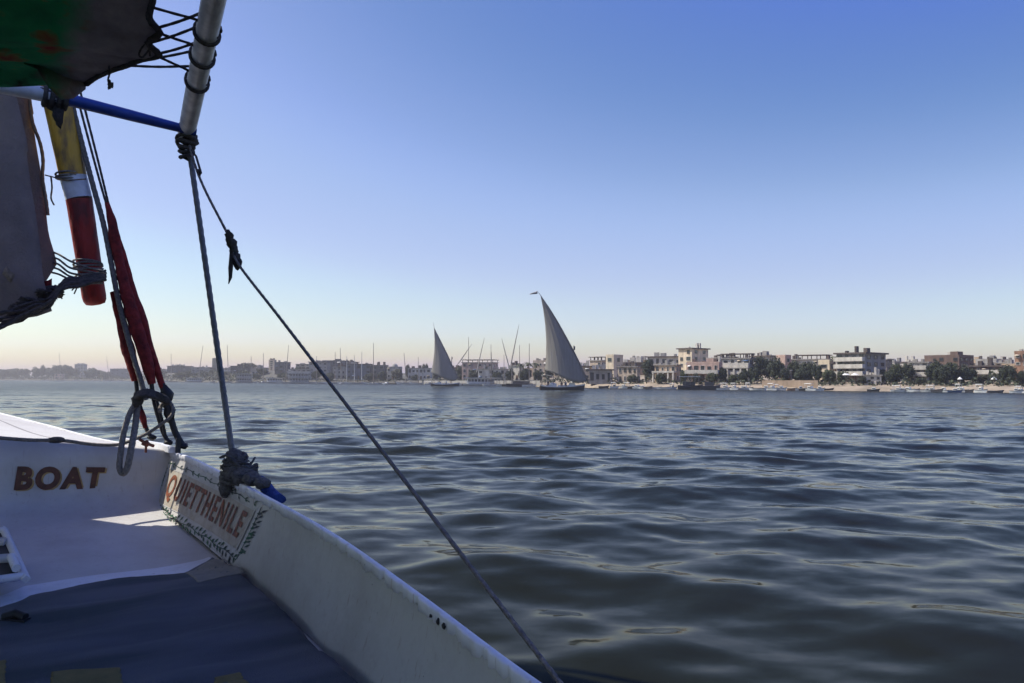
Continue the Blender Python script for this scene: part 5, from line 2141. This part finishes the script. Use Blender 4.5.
def project(p):
    d = p - CAM
    return (512 + FPX * d.dot(cR) / d.dot(cF), 341.5 - FPX * d.dot(cU) / d.dot(cF))


axis = (corner_w - near_w).normalized()
side_ = axis.cross(Vector((0, 0, 1))).normalized()
up_ = side_.cross(axis).normalized()
for py in (30, 54, 79):
    c = rail_pt(0, py)
    mb = MB()
    for k in range(2):
        mb.tube([c + axis * (0.012 * (k - 1) + 0.05 * (a / 6.28)) + (side_ * math.cos(a) + up_ * math.sin(a)) * 0.0615 - lb for a in np.linspace(0, 6.6, 20)], 0.0075, 6)
    mb.build('rail_turn', M['ropedark'], lash)
mb = MB()
for (x0, y0, Y0), row, dx in (((151, 7, 3.56), 29, 0.062), ((157, 28, 3.68), 17, -0.06), ((158.5, 33, 3.70), 53, 0.062), ((157, 54, 3.84), 46, -0.06), ((157, 56, 3.86), 78, 0.062), ((126, 65.5, 4.02), 69, -0.06), ((150, 43, 3.76), 30, -0.06), ((140, 60, 3.95), 54, -0.06)):
    a_ = atY(x0, y0, Y0)
    ax_ = rail_pt(0, row)
    vd = (ax_ - CAM).normalized()
    rt_ = vd.cross(axis).normalized()
    if (project(ax_ + rt_ * 0.06)[0] < project(ax_)[0]):
        rt_ = -rt_
    if dx > 0:
        path = [a_, a_.lerp(ax_ - rt_ * 0.05 - vd * 0.03 - axis * 0.05, 0.5), ax_ - rt_ * 0.05 - vd * 0.03 - axis * 0.05, ax_ - vd * 0.061, ax_ + rt_ * 0.05 - vd * 0.035 + axis * 0.05]
    else:
        path = [a_, (a_ + ax_ - rt_ * 0.05) / 2 + Vector((0, 0, -0.006)), ax_ - rt_ * 0.046]
    mb.tube([q - lb for q in catmull(path)], 0.0085, 6, twist=0.5, ecc=0.8)
mb.build('zigzag', M['ropedark'], lash)
# loose bits of string under the cloth
rope([atY(109, 66, 4.02), atY(109.5, 74, 4.02), atY(108, 80, 4.02), atY(110, 86, 4.02)], 0.006, 'rag', 'loose_string', 'short frayed string dangling under the awning edge, end knotted', 'string')
kb = bpy.context.scene.objects['loose_string']
MB().blob(atY(110, 85, 4.02) - kb.location, (.014, .014, .02), 3, amp=0.4).build('knot', M['rag'], kb)
rope([atY(146, 42, 3.76), atY(141, 49, 3.78), atY(139, 55, 3.8), atY(143, 57, 3.8), atY(149, 50, 3.78), atY(150, 56, 3.8)], 0.005, 'ropedark', 'loose_string', 'thin dark string looped under the awning edge beside the lacing', 'string')

# ------------------------------------------------------------------ yard (hoisted spar) with painted bands
yt = atY(94, 296, 6.25)
y1, y2, y3, y4 = atY(79, 199, 6.12), atY(73, 176, 6.10), atY(55, 96, 6.0), None
yard = empty('yard_spar', yt, 0, 'painted wooden spar with yellow, white and red bands hanging at left', 'spar')
ax = (y3 - yt).normalized()
top = y3 + ax * 12.5 + Vector((-0.5, -0.1, 0))


def band(a, b, r0, r1, mk, extra=None):
    mb = MB()
    n = 16
    pts = [a.lerp(b, t) - yt for t in np.linspace(0, 1, n)]
    rs = [r0 + (r1 - r0) * t + 0.0012 * rnoise(t * 2, 1) for t in np.linspace(0, 1, n)]
    if extra == 'tip':
        pts = [pts[0] - ax * 0.075, pts[0] - ax * 0.065, pts[0] - ax * 0.035] + pts
        rs = [0.03, 0.07, rs[0] * 0.95] + rs
    mb.tube(pts, rs, 18)
    mb.build('band', M[mk], yard)


band(yt, y1, 0.088, 0.096, 'red', 'tip')
band(y1, y2, 0.096, 0.098, 'polewhite')
band(y2, y3 + ax * 0.5, 0.098, 0.104, 'yellow')
band(y3 + ax * 0.5, top, 0.104, 0.05, 'mast')
# lashing wraps on the spar
for (px, py, n) in ((76, 178, 3), (90, 268, 4), (93.5, 280, 3)):
    mb = MB()
    t = (py - 296) / (96 - 296)
    c = yt.lerp(y3, t) - yt
    for k in range(n):
        mb.tube([c + ax * (0.016 * k) + Vector((0.103 * math.cos(a), 0.103 * math.sin(a), 0.012 * math.sin(a + k))) for a in np.linspace(0, 6.28, 18)], 0.008, 6)
    mb.build('spar_wrap', M['rope'], yard)

# ------------------------------------------------------------------ sail on the yard: luff beside the spar, foot rolled in a bundle
sail = empty('brown_sail', atY(30, 290, 6.0), 0, 'old brown canvas sail with torn rope-bound foot, hanging at left edge', 'sail')
sb = sail.location
luff = [atY(60, 258, 6.15), atY(57, 247, 6.13), atY(51, 228, 6.1), atY(47, 200, 6.1), atY(42, 170, 6.08), atY(36, 140, 6.05), atY(31, 108, 6.0), atY(29, 90, 6.0)]
luff += [luff[-1] + ax * 2.0 + Vector((-.1, 0, 0)), luff[-1] + ax * 4.5 + Vector((-0.15, 0, 0)), luff[-1] + ax * 11.5 + Vector((-0.4, -0.05, 0))]
lz = catmull(luff)
clew = Vector((-12.0, 3.3, 2.0))  # unseen reach of the sail enlarged so it shades the cockpit
f0 = atY(57, 264, 6.13)
f1 = atY(36, 292, 5.95)
f2 = atY(0, 319, 5.6)
foot = catmull([f0, f1, f2, f2.lerp(clew, 0.4) + Vector((0, 0, -0.1)), clew])
cl = np.cumsum([0] + [(lz[i + 1] - lz[i]).length for i in range(len(lz) - 1)])
cf_ = np.cumsum([0] + [(foot[i + 1] - foot[i]).length for i in range(len(foot) - 1)])


def at_len(pts, cum_, t):
    s_ = t * cum_[-1]
    return Vector([np.interp(s_, cum_, [q[k] for q in pts]) for k in range(3)])


P = []
NL = 80
for i in range(NL + 1):
    t = (i / NL) ** 1.7
    L0 = at_len(lz, cl, t)
    row = []
    for j in range(50):
        s_ = (j / 49) ** 1.6
        Fq = at_len(foot, cf_, s_)
        # triangle: luff point + share of foot, shrinking towards the peak
        q = L0 + (Fq - foot[0]) * (1 - t) - (L0 - lz[0]) * 0 + (foot[0] - lz[0]) * max(0, 1 - t * 12)
        q += Vector((0.42, -0.9, 0)) * (-0.75) * math.sin(math.pi * min(1, s_)) * (1 - t) * 0.9
        dmp = min(1, s_ * 6)
        q += Vector((0.5, -0.86, 0)) * dmp * (0.022 * math.sin(26 * s_ - 18 * t) + 0.012 * math.sin(61 * s_ + 23 * t) + 0.006 * rnoise(6 * t + 5 * s_, 2))
        row.append(q - sb)
    P.append(row)
MB().sheet(P, (0.004, -0.007, 0)).build('cloth', M['sail'], sail)
# luff rope: loose on the outer edge
rope([atY(29, 92, 5.96), atY(32, 120, 5.98), atY(40, 143, 6.02), atY(43, 160, 6.05), atY(42.5, 178, 6.06), atY(46, 200, 6.06), atY(48, 215, 6.06)], 0.016, 'ropetan', 'luff_rope', None, parent=sail, base=None).location = -sb
rope([atY(45, 175, 6.04), atY(53, 177, 6.05), atY(66, 180, 6.0), atY(86, 179, 6.0)], 0.007, 'ropetan', 'tie', None, parent=sail).location = -sb
rope([atY(51, 177, 6.05), atY(52, 188, 6.05), atY(51, 198, 6.05), atY(54, 205, 6.05)], 0.008, 'ropetan', 'tie', None, parent=sail).location = -sb
# foot bundle of ropes and torn cloth
mb = MB()
rf = random.Random(12)
for k in range(9):
    pts = []
    for i in range(9):
        t = i / 8
        px = -6 + 112 * t
        py = 322 - 33 * t - 14 * t * t + 8 * math.sin(3.0 * t + k) * (1 - t) + rf.uniform(-2.5, 2.5) * (0.4 + (1 - abs(2 * t - 1)))
        if px > 62:
            py = 285 - (px - 62) * 0.22 + (k - 4) * 1.1 + rf.uniform(-1, 1)
        pts.append(atY(px, py, 5.55 + 0.55 * t - 0.02 * k) - sb)
    mb.tube(catmull(pts), 0.010 + 0.004 * (k % 3), 6, twist=0.5, ecc=0.75)
for k in range(26):
    px = rf.uniform(0, 72)
    c = atY(px, 320 - px * 0.52 + rf.uniform(-7, 5), 5.6 + px / 62 * 0.45 - 0.05) - sb
    mb.blob(c, (rf.uniform(.03, .06), .04, rf.uniform(.012, .03)), k, amp=0.35, nu=12, nv=9)
for k in range(16):
    px = rf.uniform(8, 88)
    py = (318 - px * 0.52) if px < 62 else 285 - (px - 62) * 0.2
    Yk = 5.6 + min(px, 62) / 62 * 0.45 - 0.06
    ln_ = rf.uniform(5, 13)
    mb.tube([q - sb for q in catmull([atY(px, py, Yk), atY(px + rf.uniform(-3, 3), py + ln_ * 0.5, Yk), atY(px + rf.uniform(-5, 5), py + ln_, Yk)])], 0.0055, 5)
mb.build('foot_bundle', M['footcloth'], sail)
mb = MB()
for k in range(5):
    y0 = 254 + 5 * k
    mb.tube([q - sb for q in catmull([atY(48 - k, y0 - 3, 6.10), atY(58, y0, 6.11), atY(70, y0 + 7 + 2 * math.sin(k), 6.05), atY(86, 267 + 4 * k, 6.02), atY(103, 271 + 3 * k, 6.05)])], 0.011, 6, twist=0.5, ecc=0.75)
mb.build('tack_lashing', M['rope'], sail)
MB().sheet([[atY(6 + 9 * i / 4 - 2 * j, 266 + 9 * i / 4 + 4 * j, 5.70) - sb for j in range(3)] for i in range(5)], (0.003, -0.004, 0)).build('patch', M['ropetan'], sail)
MB().sheet([[atY(40 + 4 * i, 281 + 1.5 * math.sin(i) + 5 * j - i, 5.92) - sb for j in range(3)] for i in range(4)], (0.003, -0.004, 0)).build('red_tatter', M['redcloth'], sail)

# ------------------------------------------------------------------ shrouds: rope, red cloth sleeves, black lanyards
mast_top = BM @ Vector((0, 5.6, 8.0))


def upto(px, py, Y, n=1):
    """continue the line up to the mast head"""
    return [atY(px, py, Y), atY(px, py, Y).lerp(mast_top, 0.5), mast_top]


YS = 6.1


def sleeve(pts, name, parent, b0, mk='redcloth', seed=0, n=12):
    P = catmull([atY(a, b, y) for a, b, y, r in pts])
    cum_ = np.cumsum([0] + [(P[i + 1] - P[i]).length for i in range(len(P) - 1)])
    ss = np.linspace(0, cum_[-1], len(pts))
    rs = [0.88 * float(np.interp(c, ss, [q[3] for q in pts])) * (1 + 0.06 * rnoise(c * 3.1 + seed, seed)) for c in cum_]
    mb = MB()
    mb.tube([p - b0 for p in P], rs, n, twist=0.12, ecc=0.9)
    return mb.build(name, M[mk], parent)


# grey rope shroud in front
sA = empty('rope_shroud', atY(146, 437, 6.2), 0, 'thick grey rope shroud running up past the yellow spar, leftmost of three', 'shroud', 'shrouds at the left')
bA = sA.location
mb = MB()
mb.tube([q - bA for q in catmull([atY(146, 400, 6.12), atY(141, 381, 6.1), atY(132, 352, YS), atY(119, 303, YS), atY(111, 262, YS), atY(103, 222, YS), atY(91, 178, YS), atY(69, 92, 6.05)] + upto(66, 80, 6.04)[1:])], 0.024, 7, twist=0.5, ecc=0.85)
mb.build('rope', M['rope'], sA)
sleeve([(113, 292, 6.16, .028), (118.5, 310, 6.16, .045), (123, 328, 6.16, .048), (127, 345, 6.16, .056), (130, 356, 6.16, .064), (133, 368, 6.16, .052), (135, 381, 6.16, .032)], 'red_sleeve', sA, bA, seed=1)
mb = MB()
mb.tube([q - bA for q in catmull([atY(136, 378, 6.16), atY(138, 398, 6.16), atY(143, 416, 6.18), atY(147, 430, 6.2), atY(152, 438, 6.2)])], 0.017, 7)
mb.blob(atY(152.5, 437.5, 6.2) - bA, (0.035, 0.03, 0.02), 4, amp=0.2)
mb.build('lanyard', M['black'], sA)
sleeve([(140, 407, 6.17, .02), (143, 418, 6.18, .032), (145.5, 428, 6.19, .02)], 'red_sleeve', sA, bA, seed=4)

sB = empty('rope_shroud', atY(169, 441, 6.2), 0, 'thin shroud in long red cloth sleeve, middle of three at left', 'shroud', 'shrouds at the left')
bB = sB.location
mb = MB()
mb.tube([q - bB for q in catmull([atY(107, 206, 6.12), atY(100, 182, 6.1), atY(76, 92, 6.05)] + upto(73, 80, 6.04)[1:])], 0.011, 6, twist=0.5, ecc=0.85)
mb.build('rope', M['ropedark'], sB)
sleeve([(107, 203, 6.12, .022), (109.5, 212, 6.12, .042), (112.5, 224, 6.12, .054), (114.5, 238, 6.12, .046), (118.7, 259, 6.13, .05), (123, 279, 6.13, .058), (127.5, 297, 6.13, .066), (136, 326, 6.14, .066), (142, 345, 6.14, .06), (147, 362, 6.14, .058), (152, 384, 6.15, .036)], 'red_sleeve', sB, bB, seed=2)
mb = MB()
mb.tube([q - bB for q in catmull([atY(151, 380, 6.15), atY(154, 400, 6.16), atY(160, 422, 6.18), atY(164, 434, 6.2), atY(169, 443, 6.2)])], 0.018, 7)
mb.tube([q - bB for q in catmull([atY(156, 398, 6.14), atY(162, 420, 6.16), atY(165, 434, 6.18)])], 0.013, 7)
mb.blob(atY(169, 442.5, 6.2) - bB, (0.035, 0.03, 0.02), 5, amp=0.2)
mb.build('lanyard', M['black'], sB)

sC = empty('rope_shroud', atY(182, 445, 6.2), 0, 'thin shroud with dark red sleeve and thick black lanyard, rightmost of three', 'shroud', 'shrouds at the left')
bC = sC.location
mb = MB()
mb.tube([q - bC for q in catmull([atY(114, 230, 6.18), atY(109, 206, 6.16), atY(82, 98, 6.09)] + upto(79, 86, 6.08)[1:])], 0.011, 6, twist=0.5, ecc=0.85)
mb.build('rope', M['ropedark'], sC)
sleeve([(112, 222, 6.18, .02), (122, 252, 6.18, .03), (133, 292, 6.18, .034), (143, 322, 6.19, .036), (149, 345, 6.19, .048), (154, 360, 6.2, .038), (159, 376, 6.2, .036), (163, 388, 6.2, .03)], 'red_sleeve', sC, bC, seed=3)
mb = MB()
mb.tube([q - bC for q in catmull([atY(162, 384, 6.2), atY(167, 402, 6.2), atY(172, 422, 6.2), atY(176, 434, 6.21), atY(183, 446, 6.22)])], [0.03] * 18 + [0.028] * 4 + [0.018] * 200 if False else 0.026, 8)
mb.blob(atY(166, 396, 6.19) - bC, (0.05, 0.04, 0.075), 6, amp=0.2)
mb.blob(atY(170, 412, 6.19) - bC, (0.045, 0.035, 0.08), 7, amp=0.15)
mb.blob(atY(183, 446, 6.22) - bC, (0.045, 0.035, 0.022), 8, amp=0.2)
mb.build('lanyard', M['black'], sC)

# coil of thick rope hung on the shroud foot, its loop over the bulkhead, its tail along the deck
bq = atY(140, 402, 5.98)
coil = [atY(-6, 437.5, 5.32), atY(30, 440, 5.48), atY(62, 440.5, 5.62), atY(85, 443.5, 5.75), atY(103, 445, 5.83), atY(118, 444.5, 5.9), atY(130, 441, 5.95), atY(148, 433, 5.98), atY(163, 423, 6.0), atY(171, 416, 6.02), atY(173, 408, 6.04), atY(168, 401, 6.05), atY(161, 406, 6.04), atY(160, 412, 6.0)]
rp = rope(coil, 0.0165, 'rope', 'mooring_rope', 'thick grey mooring rope knotted on shrouds with loop hanging over the bulkhead', 'rope', n=8)
rb = rp.location
mb = MB()
mb.tube([q - rb for q in catmull([atY(138, 400, 5.95), atY(130, 413, 5.9), atY(124, 432, 5.8), atY(120.5, 455, 5.72), atY(119.5, 468, 5.71), atY(123, 473.5, 5.71), atY(127.5, 467, 5.71), atY(131, 450, 5.74), atY(135, 428, 5.86), atY(137, 410, 5.94), atY(138, 398, 5.97)])], 0.0245, 8, twist=0.5, ecc=0.85)
mb.build('hanging_loop', M['rope'], rp)
mb = MB()
for k in range(4):
    mb.tube([q - rb for q in catmull([atY(136, 402 - k, 5.97), atY(138, 394 + k, 5.94 - .02 * k), atY(147, 391 + k * 1.5, 5.93 - .02 * k), atY(157, 394 + k * 1.5, 5.95), atY(167, 399 + k, 6.0), atY(166, 403, 6.1)])], 0.022, 8, twist=0.5, ecc=0.85)
mb.blob(atY(137, 400, 5.93) - rb, (0.045, 0.04, 0.05), 3, amp=0.2)
mb.build('hitch', M['ropedark'], rp)
mb = MB()
mb.blob(atY(56, 440, 5.58) - rb, (0.06, 0.035, 0.022), 9, amp=0.1, nu=18, nv=10)
mb.build('rope_lump', M['ropedark'], rp)
mb = MB()
c = atY(146, 446, 5.98)
tr = tag(MB().blob((0, 0, 0.02), (0.03, 0.022, 0.025), 5, amp=0.2).tube([(-0.05, 0, 0.05), (0, 0, 0.02), (0.06, 0, 0.0)], 0.012, 6).tube([(0, 0, -0.05), (0, 0, 0.0)], 0.01, 6).build('rusty_shackle', M['rust'], None, c), 'small rusty red shackle on deck edge below the shrouds', 'shackle')

# ------------------------------------------------------------------ the blue mat on the cockpit floor
mat_e = empty('floor_mat', BM @ Vector((0.2, 0.5, 0.86)), BA, 'dark blue printed mat with khaki and ochre patches covering the cockpit floor', 'mat')
MO = Vector((0.2, 0.5, 0.86))


def front(v):
    return lerp([-1.6, 0.40, 0.46, 0.56, 0.9, 1.33, 1.5, 1.62], [2.9, 2.93, 2.98, 3.10, 3.14, 3.20, 3.36, 3.55], v)


def matz(v, u):
    return 0.9 + 0.011 * math.sin(3.2 * u + 1.6 * v) * math.sin(2.1 * v + 0.5 * u + 1) + 0.010 * math.sin(8 * u - 3 * v + 0.8 * math.sin(3 * v)) * math.sin(3 * v + 1) + 0.006 * math.sin(14 * u - 2 * v + math.sin(5 * v)) * math.sin(1.3 * v + 2 * u) + 0.010 * abs(math.sin(math.pi * (u * 0.93 + 0.10 * v + 0.03 * math.sin(4 * v)) / 0.22)) ** 0.6 + 0.003 * rnoise(0.6 * u + 0.9 * v, 4)


P = []
nu_, nv_ = 150, 90
for i in range(nu_ + 1):
    row = []
    for j in range(nv_ + 1):
        s_ = j / nv_
        t = i / nu_
        v_guess = -1.35 + 2.95 * s_
        u1 = front(v_guess)
        u = -2.4 + (u1 + 2.4) * t
        vmax = wb(min(u, 3.6)) - 0.025
        v = -1.3 + (vmax + 1.3) * s_
        z = matz(v, u)
        edge_d = min((1 - t) * 5.4, (1 - s_) * 2.9)
        z -= 0.030 * max(0, 1 - edge_d / 0.05) ** 2
        row.append(Vector((v, u, z)) - MO)
    P.append(row)
mb = MB()
mb.sheet(P, (0, 0, 0.022))
kh = [(185, 573), (234, 551), (268, 571), (198, 587)]
oc1 = [(52, 676), (120, 670), (126, 700), (48, 700)]
oc2 = [(215, 680), (240, 674), (252, 690), (212, 700)]
oc3 = [(-20, 668), (6, 662), (4, 700), (-20, 700)]


def inside(p, poly):
    x, y = p
    c = False
    for i in range(len(poly)):
        (x1, y1), (x2, y2) = poly[i], poly[i - 1]
        if (y1 > y) != (y2 > y) and x < (x2 - x1) * (y - y1) / (y2 - y1) + x1:
            c = not c
    return c


polys = []
for poly, mi in ((kh, 1), (oc1, 2), (oc2, 2), (oc3, 2)):
    polys.append(([(bl(a, b, z=0.9).x, bl(a, b, z=0.9).y) for a, b in poly], mi))
mb.build('mat_cloth', M['mat'], mat_e)
for poly, mi in polys:
    c4 = [Vector((a, b_, 0)) for a, b_ in poly]
    rows = []
    for i in range(25):
        r = []
        for j in range(25):
            q = quadmap(c4, i / 24, j / 24)
            q.x += 0.004 * rnoise(j * 0.13, mi)
            if q.x > wb(min(q.y, 3.6)) - 0.028:
                q.x = wb(min(q.y, 3.6)) - 0.028
            r.append(Vector((q.x, q.y, matz(q.x, q.y) + 0.003)) - MO)
        rows.append(r)
    MB().sheet(rows, (0, 0, 0.0035)).build('patch', M['khaki' if mi == 1 else 'ochre'], mat_e)

# whiter strip with sky light put into its colour, between bulkhead and mat
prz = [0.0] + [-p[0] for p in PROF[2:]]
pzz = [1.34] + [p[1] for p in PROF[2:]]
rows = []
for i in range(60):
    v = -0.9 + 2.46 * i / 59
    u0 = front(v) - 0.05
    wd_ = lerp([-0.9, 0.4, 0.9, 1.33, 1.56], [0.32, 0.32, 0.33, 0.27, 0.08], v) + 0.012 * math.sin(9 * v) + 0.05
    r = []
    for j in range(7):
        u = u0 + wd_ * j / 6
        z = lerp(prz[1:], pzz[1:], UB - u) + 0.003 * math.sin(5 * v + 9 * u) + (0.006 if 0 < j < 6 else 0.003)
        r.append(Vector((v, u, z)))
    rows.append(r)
MB().grid(rows).build('skylit_ledge', M['railwhite'], boat)

# dark shoe-like strap at the mat's left edge
stp = MB()
stp.tube([(0, 0, 0.02), (0.05, 0.01, 0.035), (0.10, 0.0, 0.02)], 0.02, 8)
stp.box((0.05, 0.0, 0.008), (0.12, 0.05, 0.016))
tag(stp.build('buckled_strap', M['black'], None, BM @ (bl(3, 622, z=0.905))), 'small black strap with buckle lying at left edge of blue mat', 'strap')

# ------------------------------------------------------------------ haze over the river
HZ = bpy.data.materials.new('haze')
HZ.use_nodes = True
N, L = HZ.node_tree.nodes, HZ.node_tree.links
N.remove(N['Principled BSDF'])
pv = N.new('ShaderNodeVolumePrincipled')
pv.inputs['Color'].default_value = (0.97, 0.91, 0.91, 1)
pv.inputs['Density'].default_value = HAZE_D
pv.inputs['Anisotropy'].default_value = 0.55
L.new(pv.outputs[0], N['Material Output'].inputs['Volume'])
mb = MB()
mb.box((0, 0, 14.5), (7600, 7600, 37))
tag(mb.build('haze', HZ), kind='stuff')
